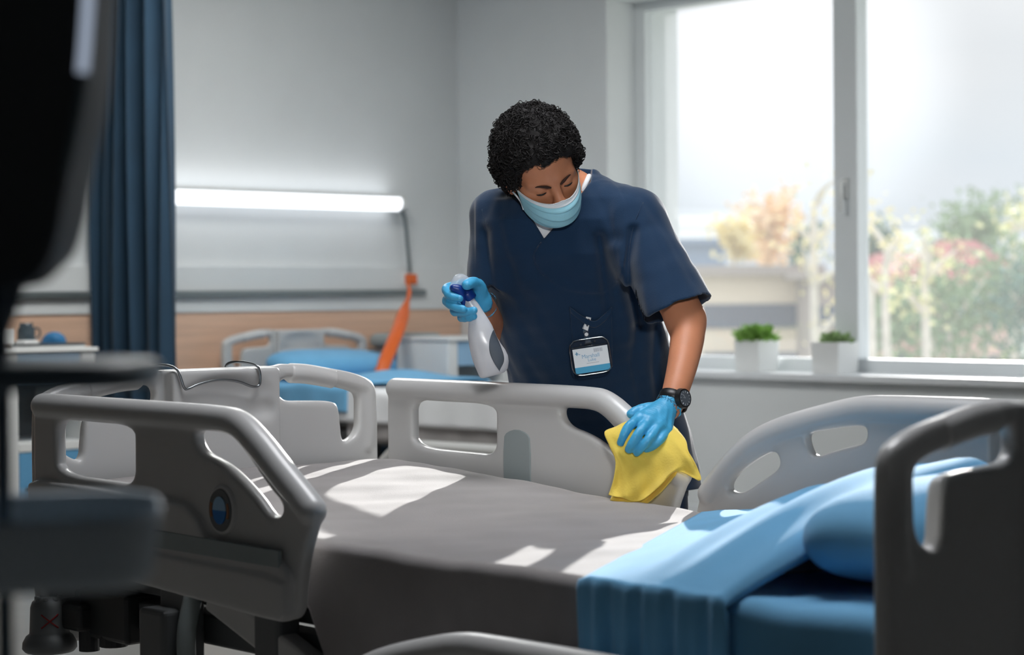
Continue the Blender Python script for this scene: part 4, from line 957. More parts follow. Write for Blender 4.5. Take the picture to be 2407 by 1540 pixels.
# ---- face mask
def mask_pt(s, t, off=0.):
    cy_ = np.interp(t, [0, .22, .5, .78, 1], [-.121, -.131, -.130, -.114, -.094]); cz_ = np.interp(t, [0, .22, .5, .78, 1], [-.022, -.038, -.062, -.088, -.103])
    sz = np.interp(t, [0, 1], [-.006, -.070]); sy = np.interp(t, [0, 1], [-.032, -.028]); a = abs(s)
    w = a ** 1.9; bulge = 1 + .10 * math.sin(math.pi * t) * (1 - a)
    x = math.copysign((.0740) * math.sin(a * 1.25) / math.sin(1.25), s) * (1 - .10 * t * a) ; y = cy_ + (sy - cy_) * w; z = cz_ + (sz - cz_) * w
    if t < .12: z -= .004 * (1 - t / .12) * max(0, 1 - (a / .22)) * -1; 
    pl = .0034 * ((t * 3.6) % 1.0) * (1 - a ** 4) + off
    return hp(x, y - pl, z)
def mask_grid(t0, t1, ns, nt, off=0.):
    return np.array([[mask_pt(s, t, off) for s in np.linspace(-1, 1, ns)] for t in np.linspace(t0, t1, nt)])
G = mask_grid(0, 1, 61, 46); V, Fc = slab(G, .0012); mb = MB(); mb.add(V, Fc); mask = pm(mb, 'face_mask', M['maskb'])
G = mask_grid(-.01, .115, 61, 10, .0012); V, Fc = slab(G, .0012); mb = MB(); mb.add(V, Fc); pm(mb, 'mask_band', M['maskw'], mask, 'white top edge')
for s in (-1, 1):
    for zz, t in ((.006, 0.02), (-.02, .97)):
        A = [mask_pt(s, t), hp(s * (.0755 - .008 * t), -.018, np.interp(t, [0, 1], [.004, -.050])), hp(s * .0805, .0, zz), hp(s * .0835, .022, zz)]
        P = spline(A, 6); pm(MB().tube(P, .0021, 6), 'ear_loop', M['maskw'], mask)
# ---- scrub top
TR = [(414, 1338, 4.66, 58, .05), (438, 1335, 4.64, 108, .075), (470, 1326, 4.62, 160, .095), (520, 1322, 4.62, 188, .115), (600, 1320, 4.64, 183, .125), (680, 1332, 4.68, 184, .13), (780, 1368, 4.74, 199, .135), (880, 1388, 4.80, 193, .14), (980, 1408, 4.86, 203, .145), (1090, 1425, 4.90, 216, .15), (1160, 1430, 4.92, 221, .152)]
def trunk(grow=0., top=0): return loft([(q(c, y, D)[2], q(c, y, D)[0], D, hw * D / F + grow, hd + grow) for y, c, D, hw, hd in TR[top:]], 2.35)
def sleeve(p0, ra, p1, rb, hem, nrm, shrink=0., ext=1.25):
    p0, p1 = q(*p0), q(*p1); d = p1 - p0; fn, bb = cone(p0, ra - shrink, p0 + d * ext, ra - shrink + (rb - ra) * ext); hc = q(*hem); n_ = np.asarray(nrm, float); n_ /= np.linalg.norm(n_)
    return (lambda P: np.maximum(fn(P), (P[0] - hc[0]) * n_[0] + (P[1] - hc[1]) * n_[1] + (P[2] - hc[2]) * n_[2])), bb
def upoly(P, D=4.55): return np.array([(q(x, y, D)[0], q(x, y, D)[2]) for x, y in P])
def pl_dist(P, A):
    d = None
    for i in range(len(A) - 1):
        a, b = A[i], A[i + 1]; e = b - a; wx = P[0] - a[0]; wz = P[2] - a[1]; t = np.clip((wx * e[0] + wz * e[1]) / (e @ e), 0, 1)
        dd = (wx - e[0] * t) ** 2 + (wz - e[1] * t) ** 2; d = dd if d is None else np.minimum(d, dd)
    return np.sqrt(d)
S = SDF((-.15, 4.36, -.48), (.49, 5.09, .31), .0034)
S.op(trunk())
S.op(cone(q(1330, 462, 4.655), .060, q(1166, 508, 4.66), .054), .05)
S.op(cone(q(1340, 460, 4.64), .062, q(1488, 522, 4.56), .070), .05)
S.op(cone(q(1350, 412, 4.705), .016, q(1388, 424, 4.665), .016), .02)       # back of the collar
rsl = ((1486, 520, 4.56), .071, (1588, 726, 4.475), .086, (1584, 733, 4.475), (.34, -.22, -.91))
lsl = ((1163, 508, 4.66), .0535, (1150, 690, 4.635), .055, (1150, 690, 4.635), (-.05, -.25, -.95))
S.op(sleeve(*rsl), .035); S.op(sleeve(*lsl), .03)
folds = [([(1404, 560), (1416, 640), (1428, 730)], .012, .010), ([(1482, 545), (1472, 620), (1484, 700), (1500, 765)], .011, .013), ([(1143, 545), (1150, 630), (1163, 745)], .009, .006),
         ([(1440, 590), (1452, 690), (1475, 800)], .016, -.006), ([(1300, 690), (1330, 780), (1350, 900)], .03, -.004), ([(1230, 700), (1245, 800), (1270, 900)], .02, .004), ([(1500, 770), (1490, 850), (1515, 960)], .012, .007),
         ([(1545, 770), (1542, 860), (1560, 980)], .010, .006), ([(1385, 440), (1420, 500), (1440, 560)], .012, .004), ([(1500, 470), (1560, 560), (1610, 660)], .010, .0025), ([(1520, 540), (1560, 640), (1575, 720)], .016, .004), ([(1200, 470), (1190, 540), (1200, 620)], .02, .003)]
for A, wd, dp in folds:
    A = upoly(A, 4.6); S.warp(lambda P: dp * np.exp(-(pl_dist(P, A) / wd) ** 2) * (P[1] < 4.80))
flap = upoly(chaikin([(1278, 556), (1256, 592), (1256, 618), (1280, 650), (1340, 690), (1470, 690), (1470, 430), (1390, 410)], 2), 4.52)
S.warp(lambda P: -.0028 * np.clip(.5 - poly_sd(flap, P[0][:, :, 0], P[2][0])[:, None, :] / .0025, 0, 1) * (P[1] < 4.60))
S.warp(lambda P: .0016 * vnoise(P, 38, 3) + .0007 * vnoise(P, 95, 4))
vneck = upoly([(1278, 562), (1222, 470), (1205, 380), (1400, 360), (1390, 424), (1340, 490)], 4.54)
sv = poly_sd(vneck, S.ax[0][:, None], S.ax[2][None, :])[:, None, :]
S.F = smax(S.F, -np.maximum(sv, S.ax[1][None, :, None] - 4.668).astype(np.float32), .003)
# hollow the sleeve openings
for sl, hem0 in ((rsl, .80), (lsl, .70)):
    p0, p1 = q(*sl[0]), q(*sl[2]); d = p1 - p0; rr = lambda t: sl[1] + (sl[3] - sl[1]) * t
    hf, hb_ = cone(p0 + d * hem0, rr(hem0) - .012, p0 + d * 1.4, rr(1.4) - .004); tk = trunk(.004)[0]
    S.op((lambda P, hf=hf: np.maximum(hf(P), -tk(P)), hb_), .004, 's')
S.cut(lambda P: q(1430, 1148, 4.9)[2] - P[2] + .25 * (P[0] - q(1640, 1148, 4.9)[0]) * 0)
V, qd = S.nets(2); scrub = pp(V, qd, 'scrub_top', M['scrub'])
bvh = BVHTree.FromPolygons([tuple(v) for v in V], [tuple(int(k) for k in f) for f in qd])
# ---- white undershirt
S = SDF((-.06, 4.46, .085), (.22, 4.84, .33), .0034)
S.op(trunk(-.006)); S.op(cone(q(1345, 462, 4.665), .063, q(1328, 428, 4.635), .0615), .012)
S.op(cone(q(1340, 440, 4.655), .0585, q(1322, 405, 4.61), .0585), .002, 's')
nb = q(1336, 428, 4.65); nn = np.array([-.22, -.45, .86])
S.cut(lambda P: (P[0] - nb[0]) * nn[0] + (P[1] - nb[1]) * nn[1] + (P[2] - nb[2]) * nn[2])
S.cut(lambda P: np.maximum(np.maximum(.095 - P[2], P[0] - .205), q(1200, 500, 4.6)[0] - P[0]))
V, qd = S.nets(2); pp(V, qd, 'undershirt', M['tee'])
P = spline([q(1364, 456, 4.560), q(1371, 443, 4.562), q(1379, 427, 4.575), q(1385, 414, 4.60)], 6); pm(MB().tube(P, .0062, 10), 'undershirt_collar', M['tee'], None, 'white collar edge at the neck')
# ---- patches lying on the scrub top
def on_scrub(px, py, off=.002, bv=None):
    o0 = np.array([0, 0, 0.]); d = Q(px, py, 1.); d = d / np.linalg.norm(d); h = (bv or bvh).ray_cast(Vector(o0), Vector(d))
    p = np.array(h[0]) if h[0] is not None else Q(px, py, 4.66)
    return p - d * off
def patch(poly_top, poly_bot, n, m, off):
    A = spline(poly_top, n); B = spline(poly_bot, n); return np.array([[on_scrub(*(A[i] + (B[i] - A[i]) * j / m), off if np.isscalar(off) else off(i / (len(A) - 1), j / m)) for i in range(len(A))] for j in range(m + 1)])
G = patch([(1338, 722), (1366, 742), (1396, 756), (1418, 742), (1438, 722)], [(1352, 862), (1372, 868), (1394, 870), (1416, 868), (1440, 862)], 8, 26, lambda u, v: .0035 + .006 * max(0, 1 - v * 3) * math.sin(math.pi * u))
V, Fc = slab(G, .002); mb = MB(); mb.add(V, Fc); pk = pm(mb, 'pocket', M['scrub'], scrub)
G = patch([(1338, 722), (1366, 742), (1396, 756), (1418, 742), (1438, 722)], [(1342, 736), (1368, 757), (1396, 771), (1420, 757), (1437, 736)], 8, 5, lambda u, v: .006 + .006 * math.sin(math.pi * u))
V, Fc = slab(G, .002); mb = MB(); mb.add(V, Fc); pm(mb, 'pocket_hem', M['scrub'], scrub)
for A, r_, nm in (([(1224, 474), (1250, 515), (1277, 560)], .0014, 'neck_trim'), ([(1338, 494), (1312, 522), (1278, 562), (1258, 592), (1257, 618), (1278, 648)], .0014, 'neck_trim'), ([(1512, 476), (1490, 530), (1478, 600), (1476, 660)], .0008, 'seam'), ([(1133, 492), (1142, 540), (1150, 600)], .0008, 'seam')):
    P = [on_scrub(x, y, .0004) for x, y in spline(A, 8)]; P = spline(P[::3] + [P[-1]], 3); pm(MB().tube(P, r_, 8), nm, M['scrub'], scrub)
# ---- trousers and shoes
S = SDF((-.03, 4.7, -1.13), (.50, 5.2, -.30), .007)
S.op(loft([(-.30, .235, 4.91, .185, .125), (-.42, .235, 4.92, .19, .135), (-.52, .235, 4.93, .19, .125)], 2.2))
for s in (-1, 1):
    chain(S, [(.235 + s * .095, 4.92, -.46), (.235 + s * .11, 4.91, -.72), (.235 + s * .12, 4.95, -1.07)], [.098, .080, .068], .03)
S.warp(lambda P: .003 * vnoise(P, 30, 8))
V, qd = S.nets(2); pp(V, qd, 'trousers', M['trouser'])
for s in (-1, 1):
    S = SDF((.235 + s * .12 - .09, 4.66, -1.157), (.235 + s * .12 + .09, 5.08, -1.02), .004); c = .235 + s * .12
    S.op(ell((c, 4.96, -1.10), (.043, .07, .055))); S.op(ell((c + s * .01, 4.85, -1.115), (.047, .11, .042)), .03); S.cut(lambda P: -1.152 - P[2], .004)
    V, qd = S.nets(2); pp(V, qd, 'shoe', M['shoe'])
# ---- gloves
def glove(prims, k, lo, hi, seed, cuff=None):
    S = SDF(lo, hi, .0017)
    for pts, rs in prims: chain(S, [q(*p) for p in pts], rs, k)
    S.warp(lambda P: .0005 * vnoise(P, 170, seed) + .0003 * vnoise(P, 420, seed + 1))
    if cuff is not None:
        a, ra, b, rb, inr = cuff; a, b = q(*a), q(*b); S.op(cone(a, ra, b, rb), .006); d = (b - a) / np.linalg.norm(b - a)
        S.cut(lambda P: (P[0] - b[0]) * d[0] + (P[1] - b[1]) * d[1] + (P[2] - b[2]) * d[2] - .0015 * np.sin(P[0] * 260) - .001 * np.sin(P[2] * 410)); S.op(cone(a + d * .012, inr, b + d * .02, inr + .002), .0, 's')
    return S.nets(2)
Wr = (1566, 960, 4.288)
hand_l = [([Wr, (1504, 984, 4.240)], [.023, .0135]), ([Wr, (1526, 990, 4.233)], [.025, .014]), ([Wr, (1549, 1000, 4.233)], [.025, .0135]), ([Wr, (1567, 1013, 4.240)], [.022, .0125]),
          ([(1504, 984, 4.240), (1526, 990, 4.233), (1549, 1000, 4.233), (1567, 1013, 4.240)], [.013, .0135, .013, .012])]
fing_l = [([(1504, 984, 4.238), (1481, 1000, 4.212), (1466, 1024, 4.204), (1459, 1041, 4.210)], [.0118, .0105, .0095, .0082]),
          ([(1526, 992, 4.231), (1503, 1017, 4.200), (1486, 1043, 4.196), (1478, 1057, 4.204)], [.0120, .0108, .0098, .0084]),
          ([(1549, 1002, 4.231), (1527, 1030, 4.200), (1507, 1053, 4.198), (1497, 1064, 4.206)], [.0118, .0105, .0095, .0082]),
          ([(1567, 1014, 4.238), (1551, 1035, 4.210), (1533, 1049, 4.207), (1520, 1056, 4.213)], [.0108, .0096, .0088, .0076]),
          ([(1556, 964, 4.285), (1522, 962, 4.278), (1500, 966, 4.268), (1484, 974, 4.262)], [.019, .014, .012, .0105])]
V, qd = glove(hand_l + fing_l, .006, (.215, 4.15, -.37), (.40, 4.36, -.20), 21, ((1562, 965, 4.288), .0255, (1573, 954, 4.299), .0330, .0300))
pp(V, qd, 'glove', M['glove'])
Wl = (1132, 712, 4.462)
hand_r = [([Wl, (1086, 672, 4.452)], [.022, .014]), ([Wl, (1076, 690, 4.456)], [.024, .0145]), ([Wl, (1080, 712, 4.46)], [.024, .0135]), ([Wl, (1092, 728, 4.464)], [.021, .012]), ([Wl, (1126, 684, 4.440), (1123, 672, 4.428)], [.024, .019, .0155])]
fing_r = [([(1086, 670, 4.452), (1052, 678, 4.418), (1058, 694, 4.386), (1080, 702, 4.373)], [.0118, .0112, .0100, .0084]),
          ([(1076, 690, 4.456), (1051, 706, 4.418), (1066, 719, 4.384), (1089, 727, 4.371)], [.0122, .0114, .0102, .0086]),
          ([(1080, 712, 4.46), (1068, 731, 4.424), (1090, 733, 4.390), (1114, 730, 4.376)], [.0118, .0108, .0098, .0084]),
          ([(1092, 728, 4.464), (1085, 746, 4.432), (1099, 747, 4.400), (1114, 744, 4.385)], [.0108, .0098, .009, .0078]),
          ([(1127, 686, 4.442), (1122, 671, 4.424), (1110, 664, 4.400), (1097, 670, 4.380)], [.0165, .0142, .0130, .0112])]
V, qd = glove(hand_r + fing_r, .005, (-.175, 4.34, -.085), (-.035, 4.50, .075), 33, ((1131, 709, 4.460), .024, (1138, 717, 4.49), .0320, .0292))
pp(V, qd, 'glove', M['glove'])
# ---- wrist watch
wc = q(1583, 942, 4.305); wx = q(1601, 955.5, 4.305) - wc; wx /= np.linalg.norm(wx); fa = q(1562, 978, 4.287) - q(1592, 905, 4.33); fa /= np.linalg.norm(fa)
wn = np.cross(wx, fa); wn /= np.linalg.norm(wn); wn = wn if wn[1] < 0 else -wn; wx = np.cross(fa, wn); wx = wx if wx[0] > 0 else -wx
mb = MB(); n1, n2 = 40, 8
P = [wc + wx * .0325 * math.cos(a) + wn * .0305 * math.sin(a) for a in np.linspace(0, 2 * math.pi, n1, endpoint=False)]
for k in range(n1):
    rad = (P[k] - wc) / np.linalg.norm(P[k] - wc)
    for u, v in ((-.0095, -.001), (.0095, -.001), (.0105, .0005), (.0095, .002), (-.0095, .002), (-.0105, .0005)): mb.V.append(tuple(P[k] + fa * u + rad * v))
mb.F = [(k * 6 + t, k * 6 + (t + 1) % 6, ((k + 1) % n1) * 6 + (t + 1) % 6, ((k + 1) % n1) * 6 + t) for k in range(n1) for t in range(6)]
watch = pm(mb, 'watch', M['black_r'])
wd = wn * .8 + wx * .46; wd /= np.linalg.norm(wd); fc = wc + wn * .0285 + wx * .012; e1 = np.cross(wd, fa); e1 /= np.linalg.norm(e1); e2 = np.cross(wd, e1)
def wdisc(r0_, r1_, z0, z1, n=36):
    mb = MB(); V = [fc + (e1 * math.cos(a) + e2 * math.sin(a)) * r0_ + wd * z0 for a in np.linspace(0, 2 * math.pi, n, endpoint=False)] + [fc + (e1 * math.cos(a) + e2 * math.sin(a)) * r1_ + wd * z1 for a in np.linspace(0, 2 * math.pi, n, endpoint=False)]
    mb.add(V, [tuple(range(n)), tuple(range(2 * n - 1, n - 1, -1))] + [(i, n + i, n + (i + 1) % n, (i + 1) % n) for i in range(n)]); return mb
case = pm(wdisc(.0225, .0205, -.006, .005), 'case', M['black_r'], watch, smooth=False)
face = pm(wdisc(.0172, .0172, .0045, .0056), 'dial', M['dial'], watch, 'dark grey dial with pale marks', smooth=False)
mb = MB()
for k in range(12):
    a = math.pi * k / 6; p0 = fc + (e1 * math.cos(a) + e2 * math.sin(a)) * .0124 + wd * .0058; p1 = fc + (e1 * math.cos(a) + e2 * math.sin(a)) * .0158 + wd * .0058; mb.tube([p0, p1], .0006 if k % 3 else .001, 5)
for a, l in ((2.9, .0105), (3.6, .007)): mb.tube([fc + wd * .006, fc + (e1 * math.cos(a) + e2 * math.sin(a)) * l + wd * .006], .0006, 5)
pm(mb, 'marks', M['silver'], watch, 'pale hour marks and hands', smooth=False)
# ================================================================ things held or worn loose: spray bottle, cloth, badge
def free(mb, name, m, par=None, lab=None, smooth=True, bevel=0, **k):
    V = np.array(mb.V, float); o = obj(name, np_mesh(name, q2w(V), mb.F, smooth), m, par, bevel); bmesh_fix(o)
    if lab: o['label'] = lab
    return o
def freeS(V, qd, name, m, par=None, lab=None):
    o = obj(name, np_mesh(name, q2w(V), qd), m, par)
    if lab: o['label'] = lab
    return o
def milky():
    m = bpy.data.materials.new('milky bottle plastic'); m.use_nodes = True; nt = m.node_tree; nt.nodes.clear(); L = nt.links
    o = nt.nodes.new('ShaderNodeOutputMaterial'); d = nt.nodes.new('ShaderNodeBsdfDiffuse'); t = nt.nodes.new('ShaderNodeBsdfTranslucent'); g = nt.nodes.new('ShaderNodeBsdfGlossy'); g.inputs['Roughness'].default_value = .25
    n = nt.nodes.new('ShaderNodeTexNoise'); n.inputs['Scale'].default_value = 9; r = nt.nodes.new('ShaderNodeValToRGB'); L.new(n.outputs['Fac'], r.inputs['Fac'])
    r.color_ramp.elements[0].color = (.80, .82, .86, 1); r.color_ramp.elements[1].color = (.88, .88, .90, 1); L.new(r.outputs[0], d.inputs['Color']); L.new(r.outputs[0], t.inputs['Color'])
    a = nt.nodes.new('ShaderNodeMixShader'); a.inputs[0].default_value = .45; L.new(d.outputs[0], a.inputs[1]); L.new(t.outputs[0], a.inputs[2])
    b = nt.nodes.new('ShaderNodeMixShader'); b.inputs[0].default_value = .05; L.new(a.outputs[0], b.inputs[1]); L.new(g.outputs[0], b.inputs[2]); L.new(b.outputs[0], o.inputs[0]); return m
def clear(name, col, a):
    m = bpy.data.materials.new(name); m.use_nodes = True; nt = m.node_tree; nt.nodes.clear(); L = nt.links
    o = nt.nodes.new('ShaderNodeOutputMaterial'); t = nt.nodes.new('ShaderNodeBsdfTransparent'); t.inputs['Color'].default_value = (*lin(col), 1); g = nt.nodes.new('ShaderNodeBsdfGlossy'); g.inputs['Roughness'].default_value = .06
    f = nt.nodes.new('ShaderNodeFresnel'); f.inputs['IOR'].default_value = 1.5; ml = nt.nodes.new('ShaderNodeMath'); ml.operation = 'MULTIPLY_ADD'; L.new(f.outputs[0], ml.inputs[0]); ml.inputs[1].default_value = 1.; ml.inputs[2].default_value = a
    b = nt.nodes.new('ShaderNodeMixShader'); L.new(ml.outputs[0], b.inputs[0]); L.new(t.outputs[0], b.inputs[1]); L.new(g.outputs[0], b.inputs[2]); L.new(b.outputs[0], o.inputs[0]); return m
M['milky'] = milky(); M['clear'] = clear('clear plastic', (244, 247, 250), .0); M['frost'] = mat('frosted clear plastic', (214, 222, 230), .25, var=.02, alpha=.42); M['navy_pl'] = mat('navy plastic', (14, 52, 128), .35, var=.04)
M['label_d'] = mat('dark grey label', (74, 82, 92), .6, var=.06, vscale=30)
bot = empty('spray_bottle', tuple(q2w(q(1158, 884, 4.43))), label='milky white spray bottle with navy trigger held in the raised gloved hand', cat='spray bottle')
BI = Matrix.Translation(bot.location).inverted()
def bpart(o): o.parent = bot; o.matrix_parent_inverse = BI; return o
ST = [(700, 1099, 15, .017), (716, 1108, 18, .019), (735, 1118, 20, .021), (750, 1125, 23, .024), (765, 1129, 28, .029), (778, 1131, 31, .032), (792, 1134, 34, .034), (806, 1139, 37, .035), (822, 1146, 41.5, .035), (836, 1151, 43, .035), (850, 1154, 42, .035), (864, 1156, 38, .034), (878, 1157, 33, .031), (896, 1158, 28, .028)]
S = SDF((-.115, 4.36, -.20), (.005, 4.49, .015), .0019)
S.op(loft([(q(c, y, 4.42)[2], q(c, y, 4.42)[0], 4.415, hw * 4.42 / F, d) for y, c, hw, d in ST], 2.5))
bc = q(1158, 883, 4.42); S.cut(lambda P: -(P[2] - bc[2]) + .26 * (P[0] - bc[0]), .010)
V, qd = S.nets(3); bpart(freeS(V, qd, 'bottle_body', M['milky']))
bvb = BVHTree.FromPolygons([tuple(v) for v in V], [tuple(int(k) for k in f) for f in qd])
Lp = [(1161, 772), (1153, 792), (1150, 806), (1150, 822), (1154, 838), (1163, 856), (1175, 874)]; Rp = [(1162, 776), (1167, 790), (1173, 803), (1179, 819), (1184, 835), (1184, 851), (1174, 872)]
A, B = spline(Lp, 6), spline(Rp, 6); G = np.array([[on_scrub(*(A[i] + (B[i] - A[i]) * j / 12), .0012, bvb) for j in range(13)] for i in range(len(A))])
V, Fc = slab(G, .0008); mb = MB(); mb.add(V, Fc); bpart(free(mb, 'label', M['label_d'], lab='dark grey label on the side of the bottle'))
cA, cB = q(1091, 683, 4.408), q(1106, 704, 4.412); d = (cB - cA) / np.linalg.norm(cB - cA)
mb = MB().tube([cA, cA + (cB - cA) * .08, cB - (cB - cA) * .08, cB], [.0145, .0158, .0165, .0155], 28); bpart(free(mb, 'collar', M['navy_pl']))
S = SDF((-.15, 4.35, -.02), (-.08, 4.47, .06), .0016)
chain(S, [q(1066, 678, 4.392), q(1078, 660, 4.398), q(1092, 664, 4.405), q(1097, 682, 4.41)], [.010, .0145, .0145, .012], .01)
V, qd = S.nets(3); bpart(freeS(V, qd, 'spray_head', M['frost'], lab='clear plastic spray head'))
S = SDF((-.15, 4.33, -.04), (-.08, 4.47, .05), .0016)
chain(S, [q(1066, 677, 4.380), q(1077, 681, 4.384), q(1084, 692, 4.385), q(1088, 708, 4.385), q(1089, 720, 4.388)], [.0085, .0105, .009, .006, .004], .006)
chain(S, [q(1077, 681, 4.384), q(1093, 684, 4.40)], [.009, .011], .006)
V, qd = S.nets(3); bpart(freeS(V, qd, 'trigger', M['navy_pl']))
# ---- yellow cloth over the sloping rail
M['yellow'] = mat('yellow wiping cloth', (236, 206, 88), .9, var=.04, vscale=9, bump=.25, bscale=240, sheen=.2)
CG = [  # rows from the top edge down, columns left to right (px, py, D)
    [(1446, 1003, 4.262), (1474, 990, 4.258), (1502, 985, 4.275), (1540, 985, 4.285), (1572, 992, 4.275), (1592, 1008, 4.245)],
    [(1421, 1016, 4.238), (1452, 1020, 4.232), (1490, 1010, 4.240), (1535, 1005, 4.245), (1580, 1008, 4.235), (1612, 1035, 4.205)],
    [(1432, 1048, 4.226), (1462, 1056, 4.222), (1502, 1060, 4.218), (1545, 1050, 4.210), (1590, 1042, 4.195), (1618, 1060, 4.176)],
    [(1446, 1082, 4.218), (1475, 1094, 4.208), (1515, 1092, 4.206), (1556, 1080, 4.190), (1600, 1068, 4.174), (1632, 1086, 4.160)],
    [(1444, 1118, 4.212), (1472, 1130, 4.204), (1508, 1132, 4.194), (1552, 1116, 4.184), (1600, 1092, 4.168), (1643, 1108, 4.156)],
    [(1436, 1148, 4.206), (1466, 1156, 4.200), (1504, 1160, 4.188), (1545, 1138, 4.180), (1594, 1104, 4.164), (1648, 1124, 4.156)],
    [(1430, 1164, 4.203), (1462, 1170, 4.196), (1498, 1180, 4.184), (1542, 1150, 4.177), (1592, 1109, 4.162), (1642, 1130, 4.160)]]
CGm = np.array([[q(*c) for c in r] for r in CG]); rows = [spline(r, 10) for r in CGm]; rows = np.array(rows); G = np.stack([spline(rows[:, j], 10) for j in range(rows.shape[1])], 1)
for i in range(G.shape[0]):
    for j in range(G.shape[1]):
        u, v = j / G.shape[1], i / G.shape[0]; G[i, j, 1] += (.006 * math.sin(15 * (u + .55 * v) + .6) + .0025 * math.sin(34 * u - 11 * v)) * v ** .8
V, Fc = slab(G, .0015); mb = MB(); mb.add(V, Fc); o = free(mb, 'cleaning_cloth', M['yellow']); tag(o, 'yellow cleaning cloth under the gloved hand on the sloping rail', 'cloth')
# a second fold of the cloth showing under its lower edge
G2 = G[38:, :38].copy(); G2[:, :, 1] += .006; G2[:, :, 2] -= .012; G2[:, :, 0] += .004; V, Fc = slab(G2, .0015); mb = MB(); mb.add(V, Fc); o2 = free(mb, 'under_fold', M['yellow'], o)
# ---- badge
D0 = min(np.dot(on_scrub(x, y, 0), [0, 1, 0]) for x, y in ((1340, 805), (1428, 795), (1438, 868), (1350, 880), (1388, 840), (1388, 870), (1388, 790))) - .011
TL, TRr, BL = q(1336, 803, D0), q(1428, 789, D0), q(1347, 886, D0 - .004)
ex = TRr - TL; Wd = np.linalg.norm(ex); ex /= Wd; ez = TL - BL; ez -= ex * (ez @ ex); Hd = np.linalg.norm(ez); ez /= Hd; en = np.cross(ex, ez); en = en if en[1] < 0 else -en
badge = empty('name_badge', tuple(q2w(BL)), label='clear plastic name badge clipped to the pocket of the navy scrub top', cat='badge')
GI = Matrix.Translation(badge.location).inverted()
def bl(u, v, n=0.): return TL + ex * (u * Wd) - ez * (v * Hd) + en * n          # u right, v down, n towards the viewer
def gpart(mb, name, m, lab=None, smooth=False, bevel=0, par=None):
    o = free(mb, name, m, par or badge, lab, smooth, bevel); o.matrix_parent_inverse = GI if par is None else Matrix.Identity(4); return o
def rect(u0, v0, u1, v1, n0, n1, mb=None):
    mb = mb or MB(); V = [bl(u, v, n) for n in (n0, n1) for u, v in ((u0, v0), (u1, v0), (u1, v1), (u0, v1))]
    return mb.add(V, [(0, 1, 2, 3), (7, 6, 5, 4), (0, 4, 5, 1), (1, 5, 6, 2), (2, 6, 7, 3), (3, 7, 4, 0)])
M['card'] = mat('badge card', (226, 234, 240), .5, var=.01); M['cyan'] = mat('cyan print', (34, 158, 204), .5, var=.03); M['ink_b'] = mat('pale blue ink', (120, 172, 204), .6, var=.03); M['ink_g'] = mat('grey ink', (168, 176, 186), .6, var=.03); M['rim'] = clear('badge vinyl', (214, 222, 230), .22)
rp_ = chaikin([(0, 0), (1, 0), (1, 1), (0, 1)], 3, .14); nr = len(rp_); mbh = MB(); mbh.add([bl(u, v, n) for n in (-.0024, -.0018) for u, v in rp_], [tuple(range(nr)), tuple(range(2 * nr - 1, nr - 1, -1))] + [(i, nr + i, nr + (i + 1) % nr, (i + 1) % nr) for i in range(nr)])
hold = gpart(mbh, 'holder', M['clear'], 'clear vinyl holder')
mb = MB(); P = chaikin([bl(*c, .001) for c in ((0, 0), (1, 0), (1, 1), (0, 1))], 3, .14); mb.tube(P, .0016, 8, closed=True); mb.tube([bl(.03, .205, .0012), bl(.97, .205, .0012)], .0009, 6); gpart(mb, 'holder_rim', M['rim'], smooth=True)
card = gpart(rect(.065, .25, .955, .945, -.0012, -.0002), 'card', M['card'], 'white card with cyan foot band')
gpart(rect(.065, .77, .955, .945, -.0002, .0001), 'card_band', M['cyan'], par=card)
def badge_text(txt, u, v, size, m, nm):
    cu = bpy.data.curves.new(nm, 'FONT'); cu.body = txt; cu.align_x = 'CENTER'; cu.align_y = 'CENTER'; cu.size = size; cu.extrude = .0001
    o = bpy.data.objects.new('tmp', cu); COL.objects.link(o); dg = bpy.context.evaluated_depsgraph_get(); me = bpy.data.meshes.new_from_object(o.evaluated_get(dg)); bpy.data.objects.remove(o)
    V = np.array([list(v.co) for v in me.vertices]); c = bl(u, v, .0002); Vq = np.array([c + ex * a[0] + ez * a[1] + en * a[2] for a in V])
    o = obj(nm, np_mesh(nm, q2w(Vq), [tuple(p.vertices) for p in me.polygons], False), m, card); o.matrix_parent_inverse = Matrix.Identity(4); return o
badge_text('Marshall', .50, .49, .0125, M['ink_b'], 'name_line'); badge_text('Luke', .52, .60, .0100, M['ink_b'], 'name_line')
gpart(rect(.37, .683, .69, .695, -.0002, .0001), 'small_line', M['ink_g'], par=card)
mb = MB(); x = .60
for k in range(17):
    w_ = (.006, .011, .004, .008)[k % 4]
    if k != 10: rect(x, .30, x + w_, .40, -.0002, .0001, mb)
    x += w_ + (.005, .007)[k % 2]
gpart(mb, 'bar_code', M['ink_g'], par=card)
mb = MB(); c = np.array([.16, .385]); rect(.12, .37, .20, .40, -.0002, .0001, mb); rect(.145, .335, .175, .435, -.0002, .0001, mb); rect(.20, .40, .245, .42, -.0002, .0001, mb); gpart(mb, 'card_logo', M['ink_b'], par=card)
M['clip_m'] = mat('nickel clip', (158, 161, 164), .45, metal=.35, var=.03); M['slot'] = mat('dark slot', (28, 36, 46), .7, var=.03)
mb = rect(.40, .105, .58, .150, .0006, .0010); gpart(mb, 'strap_slot', M['slot'])
def bdisc(u, v, r, n0, n1, mb=None):
    mb = mb or MB(); c = bl(u, v, 0); k = 20; V = [c + (ex * math.cos(a) + ez * math.sin(a)) * r + en * n for n in (n0, n1) for a in np.linspace(0, 2 * math.pi, k, endpoint=False)]
    return mb.add(V, [tuple(range(k)), tuple(range(2 * k - 1, k - 1, -1))] + [(i, k + i, k + (i + 1) % k, (i + 1) % k) for i in range(k)])
for u, v in ((.30, .14), (.66, .10)): gpart(bdisc(u, v, .0024, .0006, .001), 'punch_hole', M['slot'])
